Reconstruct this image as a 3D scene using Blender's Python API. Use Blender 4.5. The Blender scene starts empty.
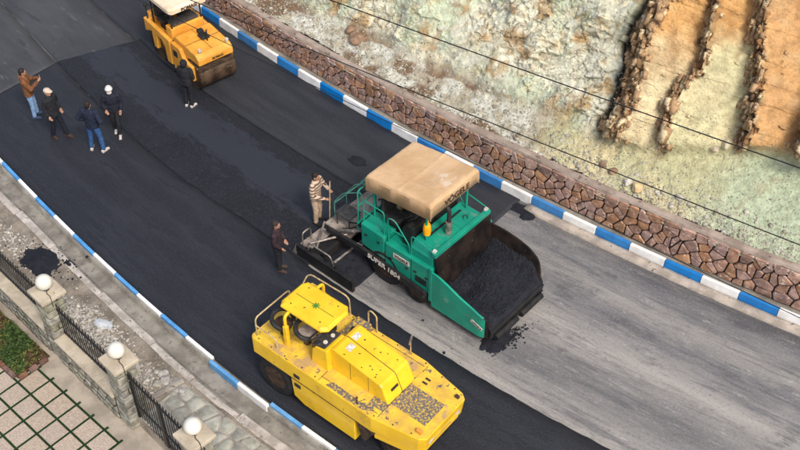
import bpy, bmesh, math, random
import numpy as np
from mathutils import Vector, Matrix, Euler

R = math.radians
random.seed(7)
rng = np.random.default_rng(11)
S = bpy.context.scene
COL = S.collection

# ------------------------------------------------------------------ camera, sky, sun, exposure
cam_d = bpy.data.cameras.new('camera')
cam = bpy.data.objects.new('camera', cam_d)
COL.objects.link(cam)
cam.location = (0, 0, 20.0)
cam.rotation_euler = (R(46), 0, 0)
cam_d.sensor_width = 36
cam_d.lens = 48.15
cam_d.clip_end = 2000
S.camera = cam

SUN_EL, SUN_AZ = 50.0, 152.0          # azimuth: compass angle the light comes from (0 = +Y, clockwise)
w = bpy.data.worlds.new('World')
S.world = w
w.use_nodes = True
wn = w.node_tree
bg = wn.nodes['Background']
sky = wn.nodes.new('ShaderNodeTexSky')
sky.sky_type = 'NISHITA'
sky.sun_disc = False
sky.sun_elevation = R(SUN_EL)
sky.sun_rotation = R(SUN_AZ)
sky.air_density = 1.0
sky.dust_density = 4.0
sky.ozone_density = 1.0
wn.links.new(sky.outputs[0], bg.inputs[0])
bg.inputs[1].default_value = 0.13
sun_d = bpy.data.lights.new('sun', 'SUN')
sun_d.energy = 1.5
sun_d.angle = R(14)
sun_d.color = (1.0, 0.95, 0.88)
sun = bpy.data.objects.new('sun', sun_d)
COL.objects.link(sun)
sd = Vector((math.sin(R(SUN_AZ)) * math.cos(R(SUN_EL)), math.cos(R(SUN_AZ)) * math.cos(R(SUN_EL)), math.sin(R(SUN_EL))))
sun.rotation_euler = sd.to_track_quat('Z', 'Y').to_euler()
sun.location = (0, 0, 40)
S.view_settings.view_transform = 'Standard'
S.view_settings.look = 'None'
S.view_settings.exposure = 0.56
S.view_settings.gamma = 1.0
S.render.engine = 'CYCLES'

# ------------------------------------------------------------------ tagging and object helpers
def tag(o, label=None, cat=None, group=None, kind=None):
    if label: o['label'] = label
    if cat: o['category'] = cat
    if group: o['group'] = group
    if kind: o['kind'] = kind
    return o

def empty(name, loc=(0, 0, 0), rz=0.0):
    o = bpy.data.objects.new(name, None)
    o.empty_display_size = 0.2
    COL.objects.link(o)
    o.location = loc
    o.rotation_euler = (0, 0, rz)
    return o

def link_mesh(name, me, mats, parent=None, loc=None, smooth=None, bevel=0):
    o = bpy.data.objects.new(name, me)
    COL.objects.link(o)
    if not isinstance(mats, (list, tuple)): mats = [mats]
    if len(me.materials) == 0:
        for m in mats: me.materials.append(m)
    if parent: o.parent = parent
    if loc is not None: o.location = loc
    if smooth is not None:
        me.polygons.foreach_set('use_smooth', [True] * len(me.polygons))
        if smooth > 0: me.set_sharp_from_angle(angle=R(smooth))
    if bevel:
        b = o.modifiers.new('bevel', 'BEVEL')
        b.width = bevel
        b.segments = 2
        b.limit_method = 'ANGLE'
        b.angle_limit = R(40)
    return o

def mesh_np(name, V, F, uv=None, col=None):
    V = np.asarray(V, dtype=np.float32); F = np.asarray(F, dtype=np.int32)
    me = bpy.data.meshes.new(name)
    me.vertices.add(len(V)); me.vertices.foreach_set('co', V.ravel())
    k = F.shape[1]
    me.loops.add(F.size); me.loops.foreach_set('vertex_index', F.ravel())
    me.polygons.add(len(F))
    me.polygons.foreach_set('loop_start', np.arange(0, F.size, k, dtype=np.int32))
    if uv is not None:
        l = me.uv_layers.new(name='UVMap')
        l.data.foreach_set('uv', np.asarray(uv, dtype=np.float32)[F.ravel()].ravel())
    if col is not None:
        c = me.color_attributes.new('Col', 'FLOAT_COLOR', 'POINT')
        c4 = np.ones((len(V), 4), dtype=np.float32); c4[:, :3] = col
        c.data.foreach_set('color', c4.ravel())
    me.update(calc_edges=True)
    me.validate()
    return me

class MB:
    def __init__(s):
        s.v = []; s.f = []; s.m = []
    def add(s, vs, fs, mi=0):
        n = len(s.v)
        s.v += [tuple(p) for p in vs]
        s.f += [tuple(n + i for i in f) for f in fs]
        s.m += [mi] * len(fs)
        return s
    def bx(s, x0, x1, y0, y1, z0, z1, mi=0):
        vs = [(x, y, z) for z in (z0, z1) for y in (y0, y1) for x in (x0, x1)]
        return s.add(vs, [(0, 2, 3, 1), (4, 5, 7, 6), (0, 1, 5, 4), (2, 6, 7, 3), (0, 4, 6, 2), (1, 3, 7, 5)], mi)
    def box(s, c, size, rot=(0, 0, 0), mi=0):
        m = Euler(rot).to_matrix(); c = Vector(c)
        x, y, z = [q / 2 for q in size]
        vs = [c + m @ Vector((a * x, b * y, d * z)) for d in (-1, 1) for b in (-1, 1) for a in (-1, 1)]
        return s.add(vs, [(0, 2, 3, 1), (4, 5, 7, 6), (0, 1, 5, 4), (2, 6, 7, 3), (0, 4, 6, 2), (1, 3, 7, 5)], mi)
    def prism(s, poly, axis, lo, hi, mi=0):
        ar = sum(poly[i][0] * poly[(i + 1) % len(poly)][1] - poly[(i + 1) % len(poly)][0] * poly[i][1] for i in range(len(poly)))
        if ar < 0: poly = poly[::-1]
        def P(p, h):
            if axis == 'z': return (p[0], p[1], h)
            if axis == 'y': return (p[0], h, p[1])
            return (h, p[0], p[1])
        n = len(poly)
        vs = [P(p, lo) for p in poly] + [P(p, hi) for p in poly]
        fs = [tuple(range(n - 1, -1, -1)), tuple(range(n, 2 * n))] + [(i, (i + 1) % n, n + (i + 1) % n, n + i) for i in range(n)]
        if axis == 'y': fs = [f[::-1] for f in fs]
        return s.add(vs, fs, mi)
    def cyl(s, p0, p1, r0, r1=None, n=14, mi=0, caps=True):
        return s.tube([p0, p1], [r0, r0 if r1 is None else r1], n, mi, caps)
    def tube(s, pts, r, n=8, mi=0, caps=True, closed=False):
        pts = [Vector(p) for p in pts]
        k = len(pts)
        rr = r if isinstance(r, (list, tuple)) else [r] * k
        T = []
        for i in range(k):
            a = pts[i - 1] if (i > 0 or closed) else pts[i]
            b = pts[(i + 1) % k] if (i < k - 1 or closed) else pts[i]
            t = b - a
            T.append(t.normalized() if t.length > 1e-9 else Vector((0, 0, 1)))
        nrm = T[0].orthogonal().normalized()
        vs = []
        for i in range(k):
            nrm = nrm - T[i] * nrm.dot(T[i])
            nrm = nrm.normalized() if nrm.length > 1e-6 else T[i].orthogonal().normalized()
            bn = T[i].cross(nrm)
            for j in range(n):
                an = 2 * math.pi * j / n
                vs.append(pts[i] + (nrm * math.cos(an) + bn * math.sin(an)) * rr[i])
        fs = []
        for i in range(k if closed else k - 1):
            i2 = (i + 1) % k
            for j in range(n):
                fs.append((i * n + j, i * n + (j + 1) % n, i2 * n + (j + 1) % n, i2 * n + j))
        if caps and not closed:
            fs.append(tuple(range(n - 1, -1, -1)))
            fs.append(tuple((k - 1) * n + j for j in range(n)))
        return s.add(vs, fs, mi)
    def lathe(s, prof, o, axis='z', n=20, mi=0):
        o = Vector(o)
        ax = {'x': ((0, 1, 0), (0, 0, 1), (1, 0, 0)), 'y': ((0, 0, 1), (1, 0, 0), (0, 1, 0)), 'z': ((1, 0, 0), (0, 1, 0), (0, 0, 1))}[axis]
        X, Y, Z = [Vector(q) for q in ax]
        vs = []; k = len(prof)
        for (r, h) in prof:
            for j in range(n):
                a = 2 * math.pi * j / n
                vs.append(o + (X * math.cos(a) + Y * math.sin(a)) * max(r, 1e-4) + Z * h)
        fs = [(i * n + j, i * n + (j + 1) % n, (i + 1) * n + (j + 1) % n, (i + 1) * n + j) for i in range(k - 1) for j in range(n)]
        fs += [tuple(range(n - 1, -1, -1)), tuple((k - 1) * n + j for j in range(n))]
        return s.add(vs, fs, mi)
    def ball(s, c, r, n=10, mi=0, sc=(1, 1, 1)):
        prof = []
        vs = []; c = Vector(c); m = n // 2 + 1
        for i in range(m + 1):
            t = math.pi * i / m
            for j in range(n):
                p = 2 * math.pi * j / n
                vs.append(c + Vector((max(math.sin(t), 1e-3) * math.cos(p) * r * sc[0], max(math.sin(t), 1e-3) * math.sin(p) * r * sc[1], -math.cos(t) * r * sc[2])))
        fs = [(i * n + j, i * n + (j + 1) % n, (i + 1) * n + (j + 1) % n, (i + 1) * n + j) for i in range(m) for j in range(n)]
        fs += [tuple(range(n - 1, -1, -1)), tuple(m * n + j for j in range(n))]
        return s.add(vs, fs, mi)
    def rings(s, secs, n=14, mi=0):
        """secs: list of (centre, rx, ry) horizontal ellipses"""
        vs = []
        for c, rx, ry in secs:
            for j in range(n):
                a = 2 * math.pi * j / n
                vs.append((c[0] + rx * math.cos(a), c[1] + ry * math.sin(a), c[2]))
        k = len(secs)
        up = secs[-1][0][2] > secs[0][0][2]
        fs = [(i * n + j, i * n + (j + 1) % n, (i + 1) * n + (j + 1) % n, (i + 1) * n + j) for i in range(k - 1) for j in range(n)]
        fs += [tuple(range(n - 1, -1, -1)), tuple((k - 1) * n + j for j in range(n))]
        if not up: fs = [f[::-1] for f in fs]
        return s.add(vs, fs, mi)
    def mesh(s, name):
        me = bpy.data.meshes.new(name)
        me.from_pydata(s.v, [], s.f)
        if any(s.m): me.polygons.foreach_set('material_index', s.m)
        me.update()
        return me
    def build(s, name, mats, parent=None, smooth=None, bevel=0, loc=None):
        return link_mesh(name, s.mesh(name), mats, parent, loc, smooth, bevel)

def fillet(pts, r=0.08, k=4, closed=False):
    pts = [Vector(p) for p in pts]; out = []
    n = len(pts)
    for i, p in enumerate(pts):
        if not closed and i in (0, n - 1): out.append(p); continue
        a = pts[i - 1]; b = pts[(i + 1) % n]
        da = a - p; db = b - p
        rr = min(r, da.length * .45, db.length * .45)
        p0 = p + da.normalized() * rr; p1 = p + db.normalized() * rr
        for j in range(k + 1):
            t = j / k
            out.append((1 - t) ** 2 * p0 + 2 * t * (1 - t) * p + t * t * p1)
    return out

def copy_tree(o, parent=None):
    c = o.copy(); COL.objects.link(c); c.parent = parent
    for ch in list(o.children): copy_tree(ch, c)
    return c

def lettering(name, body, size, mat, parent, loc, rot, depth=0.006, bold=0.0, align='CENTER'):
    cu = bpy.data.curves.new(name, 'FONT')
    cu.body = body; cu.size = size; cu.extrude = depth; cu.align_x = align; cu.align_y = 'CENTER'; cu.offset = bold
    t = bpy.data.objects.new('tmp_text', cu); COL.objects.link(t)
    dg = bpy.context.evaluated_depsgraph_get()
    me = bpy.data.meshes.new_from_object(t.evaluated_get(dg))
    bpy.data.objects.remove(t); bpy.data.curves.remove(cu)
    me.materials.clear()
    o = link_mesh(name, me, mat, parent, loc)
    o.rotation_euler = rot
    return o

# ------------------------------------------------------------------ numpy noise
def _h(i, j, s):
    n = (i.astype(np.int64) * 374761393 + j.astype(np.int64) * 668265263 + s * 974711) & 0x7fffffff
    n = ((n ^ (n >> 13)) * 1274126177) & 0x7fffffff
    n = ((n ^ (n >> 16)) * 668265263) & 0x7fffffff
    return ((n ^ (n >> 15)) & 0xffff) / 65535.0

def vn(x, y, s=0):
    x = np.asarray(x, float); y = np.asarray(y, float)
    xi = np.floor(x); yi = np.floor(y); fx = x - xi; fy = y - yi
    fx = fx * fx * (3 - 2 * fx); fy = fy * fy * (3 - 2 * fy)
    return (_h(xi, yi, s) * (1 - fx) + _h(xi + 1, yi, s) * fx) * (1 - fy) + (_h(xi, yi + 1, s) * (1 - fx) + _h(xi + 1, yi + 1, s) * fx) * fy

def fbm(x, y, s=0, o=4):
    t = 0; a = .5; tot = 0
    for i in range(o):
        t = t + a * vn(x * 2 ** i, y * 2 ** i, s + i * 17); tot += a; a *= .5
    return t / tot

def ridged(x, y, s=0, o=4):
    t = 0; a = .5; tot = 0
    for i in range(o):
        t = t + a * (1 - np.abs(2 * vn(x * 2 ** i, y * 2 ** i, s + i * 13) - 1)); tot += a; a *= .5
    return t / tot

def worley(x, y, s=0):
    xi = np.floor(x); yi = np.floor(y)
    f1 = np.full(x.shape, 9.0); f2 = np.full(x.shape, 9.0); idv = np.zeros(x.shape)
    for dx in (-1, 0, 1):
        for dy in (-1, 0, 1):
            cx = xi + dx; cy = yi + dy
            px = cx + _h(cx, cy, s); py = cy + _h(cx, cy, s + 5)
            d = np.hypot(px - x, py - y)
            r = _h(cx, cy, s + 9)
            nearer = d < f1
            f2 = np.where(nearer, f1, np.minimum(f2, d))
            idv = np.where(nearer, r, idv)
            f1 = np.where(nearer, d, f1)
    return f1, f2, idv

def facets(x, y, s=0):
    xi = np.floor(x); yi = np.floor(y)
    f1 = np.full(x.shape, 9.0); f2 = f1.copy(); h = np.zeros(x.shape); rid = np.zeros(x.shape)
    for dx in (-1, 0, 1):
        for dy in (-1, 0, 1):
            cx = xi + dx; cy = yi + dy
            px = cx + _h(cx, cy, s); py = cy + _h(cx, cy, s + 5); r = _h(cx, cy, s + 9)
            d = np.hypot(px - x, py - y); nb = d < f1
            hh = .55 * (r - .5) + (_h(cx, cy, s + 21) - .5) * 1.3 * (x - px) + (_h(cx, cy, s + 33) - .5) * 1.3 * (y - py)
            f2 = np.where(nb, f1, np.minimum(f2, d)); h = np.where(nb, hh, h); rid = np.where(nb, r, rid); f1 = np.where(nb, d, f1)
    return h, f2 - f1, rid

def sstep(x, a=0., b=1.):
    t = np.clip((x - a) / (b - a), 0, 1)
    return t * t * (3 - 2 * t)

# ------------------------------------------------------------------ materials
MATS = {}
def lin(c):   # sRGB 0-255 to linear
    return tuple(((v / 255) / 12.92 if v / 255 <= .04045 else ((v / 255 + .055) / 1.055) ** 2.4) for v in c)

def mat(name, c1, c2=None, scale=3.0, rough=0.7, metal=0.0, bump=0.0, bscale=40.0, coord='P', stretch=(1, 1, 1),
        chips=None, chip_scale=20, chip_amt=0.5, rnd=0.0, detail=5, spec=0.35, contrast=(0.35, 0.65), attr=None, coat=0.0, chips2=None,
        chip2_scale=3, chip2_amt=.55, bdist=.02, chip_stretch=None, rough_var=0.0):
    m = bpy.data.materials.new(name); m.use_nodes = True
    nt = m.node_tree; N = nt.nodes; L = nt.links
    b = N['Principled BSDF']
    b.inputs['Roughness'].default_value = rough
    b.inputs['Metallic'].default_value = metal
    b.inputs['Specular IOR Level'].default_value = spec
    if coat: b.inputs['Coat Weight'].default_value = coat
    if coord == 'UV':
        tc = N.new('ShaderNodeUVMap'); src = tc.outputs[0]
    elif coord == 'O':
        tc = N.new('ShaderNodeTexCoord'); src = tc.outputs['Object']
    else:
        tc = N.new('ShaderNodeNewGeometry'); src = tc.outputs['Position']
    def noise(sc, st, det=5, ro=.6):
        mp = N.new('ShaderNodeMapping'); mp.inputs['Scale'].default_value = st
        L.new(src, mp.inputs[0])
        n = N.new('ShaderNodeTexNoise'); n.inputs['Scale'].default_value = sc; n.inputs['Detail'].default_value = det
        n.inputs['Roughness'].default_value = ro
        L.new(mp.outputs[0], n.inputs['Vector'])
        return n.outputs[0]
    def ramp(f, lo, hi):
        r = N.new('ShaderNodeMapRange'); r.interpolation_type = 'SMOOTHSTEP'
        r.inputs[1].default_value = lo; r.inputs[2].default_value = hi
        L.new(f, r.inputs[0]); return r.outputs[0]
    def mix(f, a, c, mode='MIX'):
        x = N.new('ShaderNodeMix'); x.data_type = 'RGBA'; x.blend_type = mode
        if hasattr(f, 'links'): L.new(f, x.inputs[0])
        else: x.inputs[0].default_value = f
        for s_, i in ((a, 6), (c, 7)):
            if hasattr(s_, 'links'): L.new(s_, x.inputs[i])
            else: x.inputs[i].default_value = (*s_, 1)
        return x.outputs[2]
    base = tuple(c1)
    col = base
    if c2 is not None:
        col = mix(ramp(noise(scale, stretch, detail), *contrast), base, tuple(c2))
    if attr:
        at = N.new('ShaderNodeAttribute'); at.attribute_name = attr
        f = ramp(noise(scale, stretch, 8, .7), *contrast)
        g = mix(f, (.78, .76, .72), (1.2, 1.2, 1.2))
        col = mix(1.0, at.outputs['Color'], g, 'MULTIPLY')
    if chips2:
        col = mix(ramp(noise(chip2_scale, stretch, 6, .7), chip2_amt, chip2_amt + .08), col, tuple(chips2))
    if chips:
        col = mix(ramp(noise(chip_scale, chip_stretch or stretch, 6, .66), chip_amt, chip_amt + .04), col, tuple(chips))
    if rnd:
        oi = N.new('ShaderNodeObjectInfo')
        hs = N.new('ShaderNodeHueSaturation')
        mr = N.new('ShaderNodeMapRange'); mr.inputs[3].default_value = 1 - rnd; mr.inputs[4].default_value = 1 + rnd
        L.new(oi.outputs['Random'], mr.inputs[0]); L.new(mr.outputs[0], hs.inputs['Value'])
        mr2 = N.new('ShaderNodeMapRange'); mr2.inputs[3].default_value = .5 - rnd * .06; mr2.inputs[4].default_value = .5 + rnd * .05
        mu = N.new('ShaderNodeMath'); mu.operation = 'FRACT'
        m3 = N.new('ShaderNodeMath'); m3.operation = 'MULTIPLY'; m3.inputs[1].default_value = 7.31
        L.new(oi.outputs['Random'], m3.inputs[0]); L.new(m3.outputs[0], mu.inputs[0]); L.new(mu.outputs[0], mr2.inputs[0]); L.new(mr2.outputs[0], hs.inputs['Hue'])
        mr3 = N.new('ShaderNodeMapRange'); mr3.inputs[3].default_value = 1 - 1.6 * rnd; mr3.inputs[4].default_value = 1 + 1.0 * rnd
        L.new(mu.outputs[0], mr3.inputs[0]); L.new(mr3.outputs[0], hs.inputs['Saturation'])
        if hasattr(col, 'links'): L.new(col, hs.inputs['Color'])
        else: hs.inputs['Color'].default_value = (*col, 1)
        col = hs.outputs[0]
    if hasattr(col, 'links'): L.new(col, b.inputs['Base Color'])
    else: b.inputs['Base Color'].default_value = (*col, 1)
    if rough_var:
        rv = ramp(noise(scale * 1.7, stretch, 4), .3, .7)
        r = N.new('ShaderNodeMapRange'); r.inputs[3].default_value = rough - rough_var; r.inputs[4].default_value = rough + rough_var
        L.new(rv, r.inputs[0]); L.new(r.outputs[0], b.inputs['Roughness'])
    if bump:
        bp = N.new('ShaderNodeBump'); bp.inputs['Strength'].default_value = bump; bp.inputs['Distance'].default_value = bdist
        L.new(noise(bscale, (1, 1, 1) if coord != 'UV' else stretch, 6, .65), bp.inputs['Height'])
        L.new(bp.outputs[0], b.inputs['Normal'])
    MATS[name] = m
    return m

ASPH = lin((52, 53, 60))
mat('asphalt_near', (.015, .0163, .021), (.0255, .0275, .0345), 1.6, .6, bump=1.0, bscale=24, coord='UV', stretch=(.25, 1.6, 1), spec=.45, bdist=.02, chips=(.040, .043, .053), chip_scale=24, chip_amt=.565, chip_stretch=(1, 1, 1), chips2=(.0145, .016, .0215), chip2_scale=3.2, chip2_amt=.5)
mat('asphalt_new', (.0125, .013, .0175), (.020, .021, .027), 1.2, .55, bump=.7, bscale=60, spec=.42, bdist=.016, chips=(.035, .037, .044), chip_scale=40, chip_amt=.62)
mat('asphalt_far', (.022, .0237, .029), (.034, .036, .042), 1.4, .66, bump=.7, bscale=40, coord='UV', stretch=(.22, 1.8, 1), bdist=.015, chips=(.062, .064, .07), chip_scale=26, chip_amt=.58, chip_stretch=(1, 1, 1))
mat('asphalt_old', (.045, .0465, .052), (.066, .068, .074), .9, .72, bump=.5, bscale=40, coord='UV', stretch=(.4, 1.4, 1), bdist=.012, chips=(.095, .096, .10), chip_scale=1.6, chip_amt=.60, chip_stretch=(.5, 2, 1), chips2=(.042, .0435, .049), chip2_scale=1.1, chip2_amt=.55)
mat('asphalt_loose', (.010, .011, .0165), (.018, .020, .028), 6, .75, bump=1.0, bscale=45, bdist=.03, spec=.3, chips=(.034, .037, .046), chip_scale=40, chip_amt=.58)
mat('concrete', lin((168, 160, 148)), lin((132, 125, 116)), 2.2, .9, bump=.5, bscale=30, chips=lin((100, 94, 86)), chip_scale=7, chip_amt=.6)
mat('concrete_dirty', lin((150, 145, 134)), lin((116, 111, 102)), 2.0, .9, bump=.6, bscale=25, chips=lin((100, 95, 87)), chip_scale=9, chip_amt=.60)
mat('concrete_pale', lin((196, 188, 178)), lin((158, 150, 140)), 3.0, .9, bump=.7, bscale=16, chips=lin((134, 126, 114)), chip_scale=9, chip_amt=.58)
mat('gutter', lin((186, 174, 160)), lin((152, 142, 130)), 3.0, .9, bump=.4, bscale=25, chips=lin((96, 90, 86)), chip_scale=5, chip_amt=.62)
mat('kerb_blue', lin((48, 132, 200)), lin((42, 118, 184)), 3, .55, bump=.3, bscale=25, chips=lin((120, 120, 122)), chip_scale=14, chip_amt=.70, rnd=.06)
mat('kerb_blue_worn', lin((92, 160, 214)), lin((70, 138, 196)), 3, .6, bump=.3, bscale=25, chips=lin((150, 150, 150)), chip_scale=14, chip_amt=.66, rnd=.06)
mat('kerb_white', lin((246, 246, 242)), lin((226, 224, 220)), 3, .6, bump=.3, bscale=25, chips=lin((140, 135, 130)), chip_scale=13, chip_amt=.69, rnd=.03)
mat('wall_stone', lin((178, 138, 114)), lin((138, 104, 86)), 5, .88, bump=1.0, bscale=14, rnd=.17, coord='P', chips=lin((200, 176, 158)), chip_scale=9, chip_amt=.57)
mat('wall_mortar', lin((56, 47, 43)), lin((36, 31, 30)), 6, .95, bump=.6, bscale=30)
mat('wall_cap', lin((170, 154, 140)), lin((142, 127, 114)), 2.0, .92, bump=.7, bscale=22, chips=lin((116, 96, 86)), chip_scale=6, chip_amt=.6)
mat('rock', (.5, .5, .4), None, 5.0, .92, bump=1.0, bscale=16, attr='Col', contrast=(.3, .66), bdist=.06, chips=lin((150, 126, 92)), chip_scale=8, chip_amt=.66, chips2=lin((228, 224, 206)), chip2_scale=11, chip2_amt=.64)
mat('splinter', lin((190, 156, 116)), lin((124, 94, 68)), 4, .92, bump=.8, bscale=18, chips=lin((216, 196, 156)), chip_scale=4, chip_amt=.53)
mat('rubble', lin((190, 186, 170)), lin((132, 126, 108)), 4, .92, bump=.6, bscale=20)
mat('rubble_rock', lin((214, 204, 176)), lin((166, 150, 118)), 6, .92, bump=.8, bscale=18, rnd=.2)
mat('rubble_grey', lin((176, 172, 162)), lin((136, 132, 124)), 5, .9, bump=.7, bscale=18, rnd=.15)
mat('dirt', lin((160, 150, 134)), lin((120, 111, 98)), 1.8, .95, bump=1.0, bscale=26, chips=lin((190, 182, 168)), chip_scale=22, chip_amt=.6, bdist=.04)
mat('white_gravel', lin((200, 194, 184)), lin((150, 143, 132)), 9, .9, bump=.5, bscale=30)
mat('flagstone', lin((168, 168, 155)), lin((138, 138, 126)), 4, .88, bump=.6, bscale=22, rnd=.10)
mat('fence_stone', lin((160, 157, 140)), lin((112, 109, 96)), 6, .88, bump=1.0, bscale=14, rnd=.22)
mat('fence_mortar', lin((74, 69, 56)), lin((50, 46, 38)), 5, .95, bump=.5, bscale=30)
mat('coping', lin((192, 180, 158)), lin((166, 154, 134)), 2.5, .85, bump=.3, bscale=30, chips=lin((136, 124, 106)), chip_scale=7, chip_amt=.64)
mat('slab', lin((188, 172, 154)), lin((160, 144, 128)), 30, .88, bump=.5, bscale=60, rnd=.06, chips=lin((128, 116, 106)), chip_scale=60, chip_amt=.6)
mat('yard', lin((176, 164, 148)), lin((148, 138, 124)), 2, .9, bump=.4, bscale=40)
mat('green_joint', lin((30, 62, 22)), lin((16, 38, 14)), 20, .9, bump=.8, bscale=60)
mat('soil', lin((86, 66, 50)), lin((56, 44, 34)), 4, .95, bump=1.0, bscale=22, bdist=.05)
mat('brick', lin((134, 98, 84)), lin((104, 76, 66)), 5, .9, bump=.5, bscale=30, rnd=.2)
mat('leaf_green', lin((74, 96, 44)), lin((42, 62, 28)), 9, .7, coord='P')
mat('leaf_olive', lin((126, 120, 62)), lin((84, 88, 44)), 9, .7, coord='P')
mat('leaf_red', lin((104, 72, 58)), lin((70, 52, 42)), 9, .7, coord='P')
mat('iron', (.012, .012, .013), (.02, .02, .021), 10, .45, bump=.2, bscale=40, spec=.5)
mat('globe', (.74, .71, .62), (.66, .63, .55), 3, .4, spec=.4)
mat('cable', (.012, .012, .013), None, rough=.6)
# machines
mat('paver_green', lin((24, 152, 124)), lin((20, 132, 110)), 1.4, .42, coat=.15, bump=.08, bscale=20, chips=lin((48, 60, 56)), chip_scale=6, chip_amt=.655, chips2=lin((84, 140, 122)), chip2_scale=1.8, chip2_amt=.57, rough_var=.12)
mat('paver_green_pale', lin((96, 158, 140)), lin((64, 128, 110)), 6, .5, chips=lin((60, 70, 66)), chip_scale=14, chip_amt=.62)
mat('hopper_inner', lin((50, 40, 35)), lin((24, 21, 21)), 2.4, .55, metal=.3, bump=.4, bscale=20, chips=lin((108, 96, 88)), chip_scale=6, chip_amt=.66)
mat('black_steel', (.014, .014, .015), (.03, .028, .027), 5, .5, metal=.2, bump=.3, bscale=30, chips=(.09, .08, .07), chip_scale=16, chip_amt=.66)
mat('dark_rubber', (.013, .013, .014), (.024, .023, .022), 6, .8, bump=.4, bscale=30)
mat('rim_brown', lin((84, 64, 48)), lin((46, 37, 31)), 8, .7)
mat('steel', lin((168, 160, 150)), lin((116, 108, 100)), 6, .45, metal=.5, bump=.2, bscale=30, chips=lin((64, 58, 54)), chip_scale=12, chip_amt=.6)
mat('deck_tan', lin((168, 156, 144)), lin((126, 114, 104)), 4, .65, metal=.1, bump=.3, bscale=25, chips=lin((70, 62, 58)), chip_scale=9, chip_amt=.62)
mat('tarp', lin((212, 178, 138)), lin((196, 160, 118)), 1.3, .85, bump=.5, bscale=9, chips=lin((218, 196, 168)), chip_scale=1.1, chip_amt=.6, bdist=.03, chips2=lin((204, 160, 110)), chip2_scale=3.0, chip2_amt=.62)
mat('letter_dark', lin((70, 54, 40)), None, rough=.7)
mat('letter_white', lin((222, 216, 206)), lin((180, 172, 160)), 14, .7)
mat('paint_orange', lin((250, 178, 20)), lin((228, 150, 16)), 6, .5)
mat('roller_yellow', lin((244, 200, 44)), lin((232, 184, 34)), 1.5, .42, coat=.15, bump=.08, bscale=25, chips=lin((112, 88, 44)), chip_scale=7, chip_amt=.665, chips2=lin((214, 170, 52)), chip2_scale=2.2, chip2_amt=.57, rough_var=.12)
mat('roller_deck', lin((236, 196, 60)), lin((206, 166, 70)), 3, .6, bump=.2, bscale=25, chips=lin((110, 98, 84)), chip_scale=5.5, chip_amt=.605, chips2=lin((186, 152, 100)), chip2_scale=2.0, chip2_amt=.54)
mat('roller_worn', lin((96, 92, 92)), lin((120, 112, 104)), 8, .75, bump=.4, bscale=40, chips=lin((214, 174, 62)), chip_scale=19, chip_amt=.52)
mat('roller_rail', lin((206, 184, 140)), lin((160, 134, 92)), 9, .55, chips=lin((130, 84, 52)), chip_scale=14, chip_amt=.6)
mat('seat_black', (.014, .014, .015), (.03, .03, .03), 8, .6)
mat('cushion_grey', lin((176, 164, 156)), lin((140, 128, 122)), 8, .8)
mat('panel_dark', (.03, .03, .032), (.07, .068, .065), 10, .5, chips=(.4, .38, .33), chip_scale=22, chip_amt=.64)
mat('logo_green', lin((66, 130, 48)), None, rough=.6)
mat('tandem_orange', lin((232, 168, 70)), lin((212, 146, 52)), 2.0, .5, coat=.1, bump=.1, bscale=20, chips=lin((120, 90, 54)), chip_scale=8, chip_amt=.66, chips2=lin((190, 140, 84)), chip2_scale=2.6, chip2_amt=.6)
mat('tandem_canopy', lin((236, 216, 188)), lin((214, 192, 160)), 2, .7)
mat('drum_steel', lin((104, 84, 64)), lin((56, 44, 36)), 3, .5, metal=.35, bump=.35, bscale=18, stretch=(1, 1, 1), chips=lin((150, 122, 88)), chip_scale=6, chip_amt=.62)
mat('glass_lens', (.7, .3, .05), None, rough=.2)
M = MATS

# ------------------------------------------------------------------ road coordinates: a runs along the road, b across it
E1 = np.array([math.cos(R(-40)), math.sin(R(-40))]); E2 = np.array([-E1[1], E1[0]])
def W2(a, b):
    a = np.asarray(a, float); b = np.asarray(b, float)
    return a * E1[0] + b * E2[0], a * E1[1] + b * E2[1]
def P3(a, b, z):
    x, y = W2(a, b); return (float(x), float(y), float(z))
def curve(pts, deg=3):
    pts = np.array(pts); c = np.polyfit(pts[:, 0], pts[:, 1], deg); d = np.polyder(c)
    lo, hi = pts[:, 0].min(), pts[:, 0].max()
    def f(a):
        a = np.asarray(a, float); t = np.clip(a, lo, hi)
        return np.polyval(c, t) + (a - t) * np.polyval(d, t)
    return f
FK = curve([(-24.71, 19.38), (-21.88, 19.15), (-19.77, 18.93), (-17.6, 18.77), (-15.73, 18.72), (-12.84, 18.76), (-11.19, 18.83), (-9.57, 18.88), (-8.03, 18.92), (-6.06, 19.05), (-4.52, 19.25), (-3.57, 19.43)])
NK = curve([(-23.63, 10.44), (-22.16, 10.23), (-20.56, 10.0), (-18.75, 9.79), (-16.92, 9.64), (-14.88, 9.49), (-13.46, 9.40), (-12.78, 9.36), (-11.17, 9.35), (-9.74, 9.39)])
SO = curve([(-22.34, 9.51), (-20.73, 9.33), (-19.1, 9.12), (-17.29, 8.93), (-15.59, 8.77), (-14.38, 8.67), (-13.03, 8.60), (-11.6, 8.58), (-10.72, 8.60)])
SA = curve([(-16.5, 13.27), (-13.08, 13.13), (-10.95, 13.06), (-8.82, 13.09), (-6.93, 13.20), (-5.14, 13.35)])
SB = curve([(-30.83, 15.5), (-29.23, 15.11), (-26.43, 14.55), (-24.91, 14.23), (-23.24, 13.87), (-21.74, 13.60), (-20.2, 13.42), (-18.44, 13.33), (-16.45, 13.27)])
FS = curve([(-28.44, 17.45), (-27.04, 17.2), (-25.38, 16.86), (-22.61, 16.52), (-20.72, 16.40), (-18.72, 16.30), (-16.98, 16.22), (-15.24, 16.1), (-12.5, 16.1)])

def grid_faces(na, nb):
    i = np.arange(na - 1)[:, None]; j = np.arange(nb - 1)[None, :]
    q = i * nb + j
    return np.stack([q, q + nb, q + nb + 1, q + 1], -1).reshape(-1, 4)

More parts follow.
